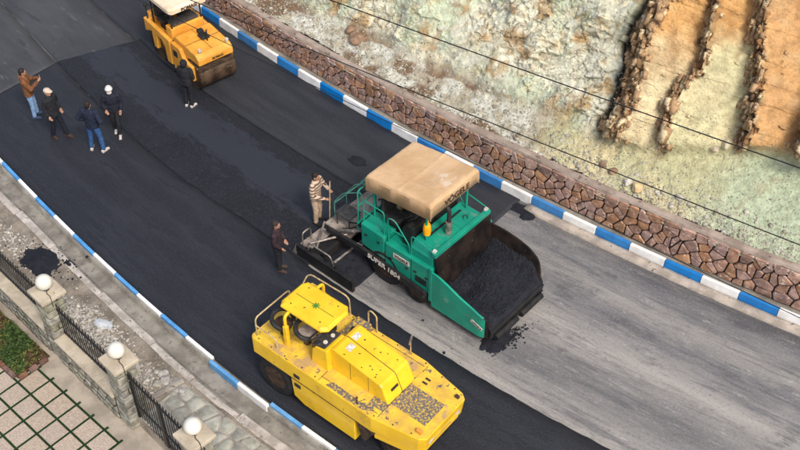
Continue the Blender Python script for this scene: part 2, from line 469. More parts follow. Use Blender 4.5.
def ribbon(name, aa, lo, hi, z, m, thick=.05, nb=8, edge=0.0, seed=0, zfun=None, kind='structure', parent=None, skew=0.0):
    """sheet between two curves b=lo(a), b=hi(a) with turned-down sides; uv = metres along / across"""
    na = len(aa)
    l = lo(aa) + (edge * (fbm(aa * 3, aa * 0 + 3.3, seed) - .5) * 2 if edge else 0)
    h = hi(aa) + (edge * (fbm(aa * 3, aa * 0 + 7.7, seed + 3) - .5) * 2 if edge else 0)
    t = np.linspace(0, 1, nb)
    t = np.concatenate([[0], t, [1]])
    B = l[:, None] * (1 - t) + h[:, None] * t
    A = np.repeat(aa[:, None], nb + 2, 1)
    if skew: A = A + (skew * t[None, :] + .06 * (vn(t * 14, t * 0, 5) - .5)[None, :]) * np.clip(1 - (aa - aa[0]) / 3.0, 0, 1)[:, None]
    Z = np.full(A.shape, float(z)) if zfun is None else zfun(A, B)
    Z[:, 0] = z - thick; Z[:, -1] = z - thick
    Z = np.vstack([Z[:1] * 0 + z - thick, Z, Z[:1] * 0 + z - thick]); A = np.vstack([A[:1], A, A[-1:]]); B = np.vstack([B[:1], B, B[-1:]])
    X, Y = W2(A, B)
    V = np.stack([X, Y, Z], -1).reshape(-1, 3)
    uv = np.stack([A.ravel(), (B - FK(A)).ravel()], -1)
    me = mesh_np(name, V, grid_faces(na + 2, nb + 2)[:, ::-1], uv)
    if np.mean([p.normal.z for p in me.polygons]) < 0: me.flip_normals()
    o = link_mesh(name, me, m, parent)
    if kind: o['kind'] = kind
    return o

# ground sheet reaching the horizon
g = MB(); g.add([(-600, -400, -.62), (600, -400, -.62), (600, 900, -.62), (-600, 900, -.62)], [(0, 1, 2, 3)])
tag(g.build('ground', M['dirt']), 'dusty bare ground around the road', kind='structure')

# milled road surface: pale dusty bands and darker bands run along the road
def milled():
    m = bpy.data.materials.new('milled_asphalt'); m.use_nodes = True
    nt = m.node_tree; N = nt.nodes; L = nt.links; b = N['Principled BSDF']
    uv = N.new('ShaderNodeUVMap')
    def nz(scale, st, det=4, ro=.6, off=0):
        mp = N.new('ShaderNodeMapping'); mp.inputs['Scale'].default_value = st; mp.inputs['Location'].default_value = (off, off * .37, 0)
        L.new(uv.outputs[0], mp.inputs[0]); n = N.new('ShaderNodeTexNoise'); n.inputs['Scale'].default_value = scale
        n.inputs['Detail'].default_value = det; n.inputs['Roughness'].default_value = ro
        L.new(mp.outputs[0], n.inputs['Vector']); return n.outputs[0]
    def mr(f, lo, hi, a=0., c=1.):
        r = N.new('ShaderNodeMapRange'); r.interpolation_type = 'SMOOTHSTEP'
        for i, v in enumerate((lo, hi, a, c)): r.inputs[i + 1].default_value = v
        L.new(f, r.inputs[0]); return r.outputs[0]
    def mix(f, a, c, mode='MIX'):
        x = N.new('ShaderNodeMix'); x.data_type = 'RGBA'; x.blend_type = mode
        if hasattr(f, 'links'): L.new(f, x.inputs[0])
        else: x.inputs[0].default_value = f
        for s_, i in ((a, 6), (c, 7)):
            if hasattr(s_, 'links'): L.new(s_, x.inputs[i])
            else: x.inputs[i].default_value = (*s_, 1)
        return x.outputs[2]
    sx = N.new('ShaderNodeSeparateXYZ'); L.new(uv.outputs[0], sx.inputs[0])
    wob = N.new('ShaderNodeMath'); wob.operation = 'MULTIPLY_ADD'; wob.inputs[1].default_value = .7
    L.new(nz(.35, (1, 1.5, 1), 3), wob.inputs[0]); L.new(sx.outputs[1], wob.inputs[2])
    cr = N.new('ShaderNodeValToRGB')
    mp = N.new('ShaderNodeMapRange'); mp.inputs[1].default_value = -6.0; mp.inputs[2].default_value = 0.5
    L.new(wob.outputs[0], mp.inputs[0]); L.new(mp.outputs[0], cr.inputs[0])
    # across the lane, near seam (0) to far kerb (1)
    stops = [(0, (.30, .28, .25)), (.12, (.40, .375, .34)), (.20, (.24, .23, .22)), (.28, (.15, .148, .15)), (.36, (.23, .22, .21)), (.46, (.42, .395, .36)),
             (.54, (.26, .25, .24)), (.62, (.15, .15, .16)), (.72, (.30, .285, .265)), (.80, (.20, .195, .195)), (.90, (.115, .115, .125)), (1, (.24, .23, .22))]
    el = cr.color_ramp.elements
    el[0].position, el[0].color = stops[0][0], (*stops[0][1], 1)
    el[1].position, el[1].color = stops[-1][0], (*stops[-1][1], 1)
    for p, c in stops[1:-1]:
        e = el.new(p); e.color = (*c, 1)
    col = cr.outputs[0]
    big = nz(.55, (.5, 1.1, 1), 6, .7, 3.3)
    col = mix(mr(big, .42, .72, 0, .45), col, (.40, .38, .35))
    streak = nz(1.0, (.45, 5, 1), 6, .75)
    col = mix(mr(streak, .45, .72, 0, .4), col, (.40, .38, .35))
    col = mix(mr(nz(1.0, (.4, 4, 1), 6, .75, 9.1), .50, .72, 0, .75), col, (.085, .086, .096))
    col = mix(mr(nz(2.2, (.7, 1.6, 1), 7, .8, 4.4), .60, .70, 0, .85), col, (.62, .60, .56))
    col = mix(mr(nz(20, (.8, 1, 1), 5, .8, 2.2), .52, .66, 0, .45), col, (.50, .48, .455))
    col = mix(mr(nz(2.6, (.35, 2.2, 1), 8, .8, 12.2), .54, .66, 0, .35), col, (.52, .50, .47))
    col = mix(mr(nz(1.4, (.2, 2.0, 1), 8, .8, 15.2), .48, .66, 0, .75), col, (.11, .11, .12))
    col = mix(mr(nz(16, (.8, 1, 1), 5, .8, 7.2), .52, .66, 0, .45), col, (.07, .07, .078))
    col = mix(mr(nz(.9, (.6, 1.3, 1), 9, .8, 21.), .53, .66, 0, .7), col, (.095, .094, .10))
    col = mix(mr(nz(1.7, (.7, 1.3, 1), 9, .85, 31.), .58, .66, 0, .6), col, (.56, .54, .50))
    col = mix(1.0, col, (.86, .855, .85), 'MULTIPLY')
    col = mix(mr(nz(9, (.6, 1, 1), 3, .6, 6.6), .70, .73, 0, .9), col, (.03, .03, .034))
    L.new(col, b.inputs['Base Color']); b.inputs['Roughness'].default_value = .88
    bp = N.new('ShaderNodeBump'); bp.inputs['Strength'].default_value = .7; bp.inputs['Distance'].default_value = .02
    L.new(nz(16, (.7, 1.2, 1), 8, .75, 1.1), bp.inputs['Height']); L.new(bp.outputs[0], b.inputs['Normal'])
    return m
M['milled'] = milled()
aa = np.concatenate([np.linspace(-60, -32, 15)[:-1], np.linspace(-32, 4, 220), np.linspace(4, 40, 15)[1:]])
tag(ribbon('road', aa, lambda a: NK(a) + .06, lambda a: FK(a) - .02, 0.0, M['milled'], .3, 12), 'milled grey road surface streaked with dust')
# laid asphalt courses (real sheets, 5-6 cm thick)
na_ = np.linspace(-60, 40, 600)
tag(ribbon('asphalt_lane', np.linspace(-26.45, 40, 520), lambda a: NK(a) + .07, lambda a: np.where(a < -16.4, SB(a), SA(a)) + .0, 0.05, M['asphalt_near'], .08, 14, .035, 1), 'compacted dark asphalt lane beside the near kerb')
tag(ribbon('asphalt_lane', np.linspace(-60, -11.4, 420), lambda a: FS(a) + .04, lambda a: FK(a) - .05, 0.05, M['asphalt_far'], .08, 10, .03, 4), 'grey compacted asphalt lane beside the stone wall')
tag(ribbon('asphalt_lane', np.linspace(-60, -26.43, 160), lambda a: NK(a) + .07, lambda a: SB(a) - .03, 0.044, M['asphalt_old'], .08, 10, .03, 5), 'older pale grey asphalt beyond the paving joint on the kerb side')
tag(ribbon('asphalt_lane', np.linspace(-60, -25.0, 160), lambda a: SB(a) + .0, lambda a: FS(a) + .02, 0.034, M['asphalt_old'], .08, 10, .02, 6), 'older pale grey asphalt strip beyond the black paving joint')
def band_mat():
    """newest asphalt: dark, its rolled middle band smoother, with sheen painted in as a paler colour"""
    m = mat('asphalt_rolled', (.0065, .0076, .0118), (.0105, .012, .0178), 1.2, .55, bump=1.0, bscale=24, spec=.45, bdist=.035, chips=(.026, .029, .038), chip_scale=20, chip_amt=.55)
    N = m.node_tree.nodes; L = m.node_tree.links; b = N['Principled BSDF']
    old = b.inputs['Base Color'].links[0].from_socket
    uv = N.new('ShaderNodeUVMap')
    mp = N.new('ShaderNodeMapping'); mp.inputs['Scale'].default_value = (.55, 1.6, 1); L.new(uv.outputs[0], mp.inputs[0])
    n = N.new('ShaderNodeTexNoise'); n.inputs['Scale'].default_value = 1.5; n.inputs['Detail'].default_value = 9; n.inputs['Roughness'].default_value = .75
    L.new(mp.outputs[0], n.inputs['Vector'])
    sx = N.new('ShaderNodeSeparateXYZ'); L.new(uv.outputs[0], sx.inputs[0])
    # distance from the band's middle line: b-FK about -4.0
    d = N.new('ShaderNodeMath'); d.operation = 'ADD'; d.inputs[1].default_value = 3.75; L.new(sx.outputs[1], d.inputs[0])
    ab = N.new('ShaderNodeMath'); ab.operation = 'ABSOLUTE'; L.new(d.outputs[0], ab.inputs[0])
    s = N.new('ShaderNodeMath'); s.operation = 'MULTIPLY_ADD'; s.inputs[1].default_value = 3.0; s.inputs[2].default_value = -1.5
    L.new(n.outputs[0], s.inputs[0])
    t = N.new('ShaderNodeMath'); t.operation = 'ADD'; L.new(ab.outputs[0], t.inputs[0]); L.new(s.outputs[0], t.inputs[1])
    r = N.new('ShaderNodeMapRange'); r.interpolation_type = 'SMOOTHSTEP'
    for i, v in enumerate((.45, .72, 1., 0.)): r.inputs[i + 1].default_value = v
    L.new(t.outputs[0], r.inputs[0])
    x = N.new('ShaderNodeMix'); x.data_type = 'RGBA'; L.new(r.outputs[0], x.inputs[0]); L.new(old, x.inputs[6]); x.inputs[7].default_value = (.024, .028, .039, 1)  # paler bluish mix paints the wet sheen into the base colour
    L.new(x.outputs[2], b.inputs['Base Color'])
    rr = N.new('ShaderNodeMapRange'); rr.inputs[3].default_value = .66; rr.inputs[4].default_value = .56
    L.new(r.outputs[0], rr.inputs[0]); L.new(rr.outputs[0], b.inputs['Roughness'])
    return m
M['asphalt_rolled'] = band_mat()
def crossjoint(o):
    pass
tag(ribbon('asphalt_lane', np.linspace(-26.43, -14.15, 260), lambda a: np.where(a < -16.4, SB(a), SA(a)) + .012, lambda a: FS(a) + .03, 0.065, M['asphalt_rolled'], .04, 24, .03, 8, skew=1.05), 'freshly laid black asphalt strip behind the green paver')

# ------------------------------------------------------------------ kerbs
def along(f, a0, step):
    """a-values spaced by arc length"""
    out = [a0]; a = a0
    while a < 2.5:
        s = float(f(a + .05) - f(a)) / .05
        a += step / math.hypot(1, s); out.append(a)
    return out

def kerb_piece(name, f, a0, a1, prof, m, parent, n=3, bevel=.012):
    """prof: list of (db, z); db positive = away from camera side of curve"""
    secs = []
    for a in np.linspace(a0, a1, n):
        b = float(f(a)); secs.append([P3(a, b + db, z) for db, z in prof])
    c = Vector(secs[n // 2][0]); k = len(prof)
    vs = [Vector(p) - c for s_ in secs for p in s_]
    fs = [(i * k + j, (i + 1) * k + j, (i + 1) * k + (j + 1) % k, i * k + (j + 1) % k) for i in range(n - 1) for j in range(k)]
    fs += [tuple(range(k)), tuple((n - 1) * k + j for j in range(k - 1, -1, -1))]
    me = bpy.data.meshes.new(name); me.from_pydata(vs, [], fs); me.update()
    bm = bmesh.new(); bm.from_mesh(me); bmesh.ops.recalc_face_normals(bm, faces=bm.faces); bm.to_mesh(me); bm.free()
    return link_mesh(name, me, m, parent, c, None, bevel)

AEND = -11.45
kb = ribbon('kerb', np.linspace(-60, 40, 400), lambda a: FK(a) + .04, lambda a: FK(a) + .31, .25, M['concrete_dirty'], .5, 3)
tag(kb, 'blue and white painted kerb below the brown stone wall', kind='structure')
aas = along(FK, -31.0, 1.0)
for i in range(len(aas) - 1):
    j = random.uniform(-.008, .008)
    kerb_piece('kerb_block', FK, aas[i] + .008, aas[i + 1] - .008, [(-.03 + j, -.1), (.0 + j, .29 + j), (.10 + j, .287 + j), (.10 + j, -.1)], M['kerb_blue' if i % 2 == 0 else 'kerb_white'], kb)
gut = ribbon('gutter', np.linspace(AEND + .35, 40, 260), lambda a: FK(a) - .30, lambda a: FK(a) - .045, .09, M['gutter'], .15, 4, .02, 21)
tag(gut, 'pale concrete gutter strip at the foot of the kerb')

kn = ribbon('kerb', np.linspace(-60, 40, 400), lambda a: NK(a) - .085, lambda a: NK(a) + .05, .06, M['concrete_dirty'], .6, 3)
tag(kn, 'pale blue and white painted kerb beside the drain channel', kind='structure')
aas = along(NK, -31.38, .99)
for i in range(len(aas) - 1):
    am = (aas[i] + aas[i + 1]) / 2
    j = random.uniform(-.006, .006)
    off = -.10 if -13.4 < am < -11.6 else 0.0      # two blocks knocked out of line
    f = (lambda a, o=off: NK(a) + o + .03)
    kerb_piece('kerb_block', f, aas[i] + .008, aas[i + 1] - .008, [(-.045 + j, -.25), (-.045 + j, .15 + j), (.045 + j, .15 + j), (.06 + j, -.05)], M['kerb_blue_worn' if i % 2 == 0 else 'kerb_white'], kn)
# drain channel: floor and near edge strip (cast in lengths)
tag(ribbon('drain_channel', np.linspace(-60, 40, 500), lambda a: SO(a) + .2, lambda a: NK(a) - .05, -.10, M['concrete_dirty'], .1, 5, 0, 2,
           zfun=lambda A, B: -.10 + .05 * fbm(A * 2, B * 4, 3)), 'dusty concrete drain channel behind the near kerb')
st = ribbon('channel_edge', np.linspace(-60, 40, 400), lambda a: SO(a) + .03, lambda a: SO(a) + .27, -.03, M['concrete_dirty'], .4, 3)
tag(st, 'pale broken concrete edging of the drain channel', kind='structure')
a = -31.0; k = 0
while a < 1:
    ln = random.uniform(1.3, 2.4); wd = random.uniform(.17, .25); dz = random.uniform(-.02, .02); db = random.uniform(-.015, .015)
    kerb_piece('edge_slab', SO, a + .01, a + ln - .01, [(-.0 + db, -.1), (-.0 + db, .055 + dz), (wd + db, .045 + dz), (wd + .02 + db, -.1)], M['concrete_pale'], st, 5, .02)
    a += ln; k += 1

# ------------------------------------------------------------------ verge between channel and fence
FL = curve([(-16.88, 7.5), (-14.05, 7.28), (-11.33, 7.01)], 1)      # fence line
def vz(A, B): return .02 + .10 * (fbm(A * .9, B * .9, 31) - .45) + .05 * fbm(A * 5, B * 5, 33)
tag(ribbon('verge', np.linspace(-34, 4, 420), lambda a: FL(a) - .02, lambda a: SO(a) + .02, .02, M['dirt'], .5, 34, 0, 3, zfun=vz), 'dusty brown dirt verge between drain and iron fence', kind='structure')

# irregular convex rocks
def ico():
    t = (1 + 5 ** .5) / 2
    v = np.array([(-1, t, 0), (1, t, 0), (-1, -t, 0), (1, -t, 0), (0, -1, t), (0, 1, t), (0, -1, -t), (0, 1, -t), (t, 0, -1), (t, 0, 1), (-t, 0, -1), (-t, 0, 1)], float)
    v /= np.linalg.norm(v[0])
    f = np.array([(0, 11, 5), (0, 5, 1), (0, 1, 7), (0, 7, 10), (0, 10, 11), (1, 5, 9), (5, 11, 4), (11, 10, 2), (10, 7, 6), (7, 1, 8), (3, 9, 4), (3, 4, 2), (3, 2, 6), (3, 6, 8), (3, 8, 9), (4, 9, 5), (2, 4, 11), (6, 2, 10), (8, 6, 7), (9, 8, 1)])
    return v, f
IV, IF = ico()
def rocks_mesh(name, pts, sizes, flat=.6):
    pts = np.asarray(pts, float); n = len(pts)
    V = IV[None] * (1 + rng.uniform(-.3, .3, (n, 12, 1)))
    V = V * (np.asarray(sizes)[:, None, None]) * rng.uniform(.7, 1.35, (n, 1, 3))
    V[:, :, 2] *= flat
    an = rng.uniform(0, 6.28, n); c, s_ = np.cos(an), np.sin(an)
    X = V[:, :, 0] * c[:, None] - V[:, :, 1] * s_[:, None]; Y = V[:, :, 0] * s_[:, None] + V[:, :, 1] * c[:, None]
    V = np.stack([X, Y, V[:, :, 2]], -1) + pts[:, None, :]
    F = (IF[None] + (np.arange(n) * 12)[:, None, None]).reshape(-1, 3)
    return mesh_np(name, V.reshape(-1, 3), F)
def scatter(name, pts, sizes, m, label, flat=.6):
    o = link_mesh(name, rocks_mesh(name, pts, sizes, flat), m)
    return tag(o, label, kind='stuff')
def verge_pts(n, a0, a1, b0f, b1f):
    A = rng.uniform(a0, a1, n); t = rng.uniform(0, 1, n); B = b0f(A) * (1 - t) + b1f(A) * t
    X, Y = W2(A, B); return A, B, np.stack([X, Y, vz(A, B)], -1)
A_, B_, pp = verge_pts(2600, -26, -9, lambda a: FL(a) + .2, lambda a: SO(a) - .02)
scatter('gravel', pp, rng.uniform(.008, .03, 2600), M['dirt'], 'loose stones scattered on the dirt verge')
def blob_pts(n, a, b, ra, rb, h, zf=vz):
    q = rng.normal(0, .5, (n, 2)); A = a + q[:, 0] * ra; B = b + q[:, 1] * rb
    r2 = (q ** 2).sum(1)
    X, Y = W2(A, B); return np.stack([X, Y, zf(A, B) + h * np.exp(-r2 * 1.5) * rng.uniform(.2, 1, n)], -1)
scatter('white_gravel', np.vstack([blob_pts(700, -17.0, 8.25, 1.0, .4, .05), blob_pts(450, -16.0, 8.1, .9, .4, .05), blob_pts(300, -20.8, 8.7, 1.3, .45, .02), blob_pts(300, -14.6, 8.0, .8, .4, .03)]), rng.uniform(.01, .045, 1750), M['white_gravel'], 'scattered white gravel beside the iron railing')
# asphalt spill on the verge
def heap(name, ca, cb, ra, rb, h, m, label, seed, n=44, zf=vz, kind='stuff', yaw=0):
    u_ = np.linspace(-1.25, 1.25, n); U, Vv = np.meshgrid(u_, u_, indexing='ij')
    r = np.hypot(U, Vv) + .55 * (fbm(U * 2.2 + 5, Vv * 2.2, seed) - .5)
    A = ca + U * ra; B = cb + Vv * rb
    H = h * np.clip(1 - r, 0, 1) ** .7 * (.6 + .8 * fbm(U * 5, Vv * 5, seed + 2)) - .03 * (r > 1)
    X, Y = W2(A, B); Z = zf(A, B) + H
    o = link_mesh(name, mesh_np(name, np.stack([X, Y, Z], -1).reshape(-1, 3), grid_faces(n, n)), m)
    return tag(o, label, kind=kind)
heap('asphalt_spill', -19.55, 8.80, .62, .42, .10, M['asphalt_loose'], 'black asphalt spilled on the dirt verge', 41)
scatter('asphalt_crumbs', blob_pts(260, -19.5, 8.8, .95, .55, .01), rng.uniform(.01, .035, 260), M['asphalt_loose'], 'loose black asphalt crumbs around the spill on the verge')

def rock(name, a, b, z, size, m, label, cat='rock', flat=.7, group=None, seed=0, sc=(1, 1, 1)):
    r2 = np.random.default_rng(seed + 100)
    v, f = IV, IF
    bm = bmesh.new()
    bmesh.ops.create_icosphere(bm, subdivisions=2, radius=1)
    for q in bm.verts:
        d = Vector(q.co)
        k = 1
        for _ in range(0): pass
        q.co = d
    # cut flat facets
    for _ in range(9):
        nrm = Vector(r2.normal(0, 1, 3)).normalized(); dd = r2.uniform(.62, .86)
        for q in bm.verts:
            e = q.co.dot(nrm) - dd
            if e > 0: q.co -= nrm * e
    for q in bm.verts: q.co = Vector((q.co.x * size * sc[0], q.co.y * size * sc[1], q.co.z * size * flat * sc[2])) + Vector(r2.normal(0, size * .02, 3))
    me = bpy.data.meshes.new(name); bm.to_mesh(me); bm.free()
    o = link_mesh(name, me, m, None, P3(a, b, z))
    o.rotation_euler = (r2.uniform(-.2, .2), r2.uniform(-.2, .2), r2.uniform(0, 6))
    return tag(o, label, cat, group)
r_ = random.Random(12)
for i in range(16):
    a = -14.05 + r_.gauss(0, .26); b = 8.28 + r_.gauss(0, .13)
    rock('rubble_stone', a, b, .07 + r_.uniform(0, .05), r_.uniform(.07, .17), M['rubble_grey'], 'grey broken stone in the heap on the verge beside the gate paving', 'stone', .7, 'rubble stones on the verge', i)
lu = rock('concrete_lump', -15.0, 8.0, .08, .26, M['concrete_pale'], 'flat pale lump of concrete lying by the gate pillar', 'concrete lump', .35, None, 55)
# crumpled plastic bag
bm = bmesh.new(); bmesh.ops.create_icosphere(bm, subdivisions=3, radius=1)
for q in bm.verts:
    n_ = .75 + .6 * float(ridged(np.array(q.co.x * 2 + q.co.z), np.array(q.co.y * 2 - q.co.z), 77))
    q.co = Vector((q.co.x * .22 * n_, q.co.y * .11 * n_, q.co.z * .07 * n_))
me = bpy.data.meshes.new('plastic_bag'); bm.to_mesh(me); bm.free()
mat('plastic', lin((205, 210, 212)), lin((170, 176, 182)), 6, .35, spec=.5)
o = link_mesh('plastic_bag', me, M['plastic'], None, P3(-16.55, 8.45, .12)); o.rotation_euler = (0, 0, R(-20)); tag(o, 'crumpled white plastic bag lying on the gravel verge', 'plastic bag')

# ------------------------------------------------------------------ polygon cells (stone faces, flagstones)
CUT = [.05, .14]
def clip(poly, nx, ny, d):
    out = []
    for i in range(len(poly)):
        p, q = poly[i], poly[(i + 1) % len(poly)]
        dp = p[0] * nx + p[1] * ny - d; dq = q[0] * nx + q[1] * ny - d
        if dp <= 0: out.append(p)
        if dp * dq < 0:
            t = dp / (dp - dq); out.append((p[0] + t * (q[0] - p[0]), p[1] + t * (q[1] - p[1])))
    return out
def cells(seeds, box, reach, gap, asp=1.0):
    """Voronoi cells of seeds clipped to box, shrunk by gap; asp scales the first axis for the distance"""
    res = []
    for i, s_ in enumerate(seeds):
        poly = [(box[0], box[2]), (box[1], box[2]), (box[1], box[3]), (box[0], box[3])]
        poly = [p for p in poly]
        poly = clip(poly, 1, 0, s_[0] + reach); poly = clip(poly, -1, 0, -(s_[0] - reach))
        poly = clip(poly, 0, 1, s_[1] + reach); poly = clip(poly, 0, -1, -(s_[1] - reach))
        for j, t in enumerate(seeds):
            if j == i or abs(t[0] - s_[0]) > 2 * reach or abs(t[1] - s_[1]) > 2 * reach: continue
            nx, ny = (t[0] - s_[0]) * asp, (t[1] - s_[1]); l = math.hypot(nx, ny)
            if l < 1e-6: continue
            mx, my = (t[0] + s_[0]) / 2, (t[1] + s_[1]) / 2
            nx /= l; ny /= l
            poly = clip(poly, nx, ny, nx * mx + ny * my - gap)
            if len(poly) < 3: break
        if len(poly) < 3: continue
        poly = clip(poly, 1, 0, box[1] - gap * .6); poly = clip(poly, -1, 0, -box[0] - gap * .6)
        poly = clip(poly, 0, 1, box[3] - gap * .6); poly = clip(poly, 0, -1, -box[2] - gap * .6)
        if len(poly) < 3: continue
        # cut the corners so the stone is not sharp
        p2 = []
        n = len(poly)
        for k in range(n):
            p, q = poly[k], poly[(k + 1) % n]
            c = random.uniform(*CUT)
            if math.hypot(p[0] - q[0], p[1] - q[1]) < .02: p2.append(((p[0] + q[0]) / 2, (p[1] + q[1]) / 2)); continue
            p2.append((p[0] + c * (q[0] - p[0]), p[1] + c * (q[1] - p[1]))); p2.append((q[0] + c * (p[0] - q[0]), q[1] + c * (p[1] - q[1])))
        ar = sum(p2[k][0] * p2[(k + 1) % len(p2)][1] - p2[(k + 1) % len(p2)][0] * p2[k][1] for k in range(len(p2))) / 2
        if abs(ar) < .0018: continue
        if ar < 0: p2 = p2[::-1]
        res.append(p2)
    return res
def stone(name, poly, to3, m, parent, proud=.05, back=.02, inset=.18):
    """poly in (s,t); to3(s,t,h) gives the point h proud of the surface"""
    cx = sum(p[0] for p in poly) / len(poly); cy = sum(p[1] for p in poly) / len(poly)
    c = Vector(to3(cx, cy, 0)); n = len(poly)
    vs = [Vector(to3(p[0], p[1], -back)) - c for p in poly]
    vs += [Vector(to3(p[0] + (cx - p[0]) * .04, p[1] + (cy - p[1]) * .04, proud * .55)) - c for p in poly]
    vs += [Vector(to3(p[0] + (cx - p[0]) * (inset + random.uniform(-.05, .05)), p[1] + (cy - p[1]) * inset, proud * random.uniform(.8, 1.15))) - c for p in poly]
    fs = [(i, (i + 1) % n, n + (i + 1) % n, n + i) for i in range(n)] + [(n + i, n + (i + 1) % n, 2 * n + (i + 1) % n, 2 * n + i) for i in range(n)] + [tuple(2 * n + i for i in range(n))]
    me = bpy.data.meshes.new(name); me.from_pydata(vs, [], fs); me.update()
    return link_mesh(name, me, m, parent, c, 50)

# ------------------------------------------------------------------ brown stone retaining wall
WB = lambda a: FK(a) + .30
WT = lambda a: 1.24 + .015 * (np.asarray(a, float) + 14) + .05 * (fbm(np.asarray(a, float) * .8, np.asarray(a, float) * 0, 5) - .5)
aa = np.linspace(-34, 6, 260)
wall = empty('stone_wall', P3(-14, float(WB(-14)), 0))
wl = Vector(wall.location)
tag(wall, 'long low retaining wall of brown rubble stone with dark joints below the rock slope', 'wall')
def wall_mesh():
    secs = []
    for a in aa:
        b = float(WB(a)); t = float(WT(a))
        secs.append([P3(a, b, -.1), P3(a, b, t), P3(a, b + .45, t), P3(a, b + .45, -.1)])
    V = np.array(secs).reshape(-1, 3) - np.array(wl)
    n = len(aa); F = []
    for i in range(n - 1):
        for j in range(3): F.append((i * 4 + j, i * 4 + 4 + j, i * 4 + 5 + j, i * 4 + j + 1))
    return mesh_np('mortar', V, np.array(F)[:, ::-1])
link_mesh('mortar', wall_mesh(), M['wall_mortar'], wall)
# cap: uneven mortar bed on top of the wall
V = []; NBc = 9
for a in np.linspace(-34, 6, 700):
    b = float(WB(a)); t = float(WT(a))
    for j in range(NBc):
        v = j / (NBc - 1)
        db = -.02 + .27 * v + .05 * (float(fbm(np.array(a * 2.5), np.array(v * 2), 8)) - .5)
        z = t + .085 * (1 - abs(2 * v - 1) ** 6) + .06 * (float(fbm(np.array(a * 2.2), np.array(v * 3), 9)) - .5) - (.10 if j == 0 else 0) - (.2 if j == NBc - 1 else 0)
        V.append(np.array(P3(a, b + db, z)) - np.array(wl))
me = mesh_np('wall_cap', V, grid_faces(700, NBc)[:, ::-1])
if np.mean([p.normal.z for p in me.polygons]) < 0: me.flip_normals()
link_mesh('wall_cap', me, M['wall_cap'], wall, None, 60)
seeds = []
r3 = random.Random(3)
a = -34.0
while a < 5.6:
    left = a < -18
    step = r3.uniform(.25, .32) if left else r3.uniform(.27, .36)
    rows = [.36, .60, .86, 1.12]
    ph = r3.uniform(-.10, .10)
    for q, z in enumerate(rows):
        if r3.random() < .10: continue
        if r3.random() < .12: seeds.append((a + r3.uniform(-.2, .2), z + r3.uniform(-.16, .16)))
        seeds.append((a + r3.uniform(-.14, .14) + (.15 if q == 1 else 0), z + ph * .6 + r3.uniform(-.08, .08)))
    a += step
box = (-34, 6, .25, 1.30)
wcells = cells(seeds, box, .36, .016)
def wall3(s_, t, h):
    t2 = .25 + (t - .25) * (float(WT(s_)) - .27) / 1.03
    return tuple(Vector(P3(s_, float(WB(s_)) - h - .002, t2)) - wl)
rest = []
for p in wcells:
    cx_ = sum(q[0] for q in p) / len(p)
    if not -24.5 < cx_ < -3.1: rest.append(p); continue
    stone('stone', p, wall3, M['wall_stone'], wall, random.uniform(.03, .055), .02, .10)

fm = MB()
for p in rest:
    n = len(p); cx_ = sum(q[0] for q in p) / n; cy_ = sum(q[1] for q in p) / n
    vs = [wall3(q[0], q[1], -.02) for q in p] + [wall3(q[0] + (cx_ - q[0]) * .1, q[1] + (cy_ - q[1]) * .1, .04) for q in p]
    fm.add(vs, [(i, (i + 1) % n, n + (i + 1) % n, n + i) for i in range(n)] + [tuple(n + i for i in range(n))])
fm.build('stone_facing', M['wall_stone'], wall)['kind'] = 'stuff'
print('wall stones', len(wcells) - len(rest))
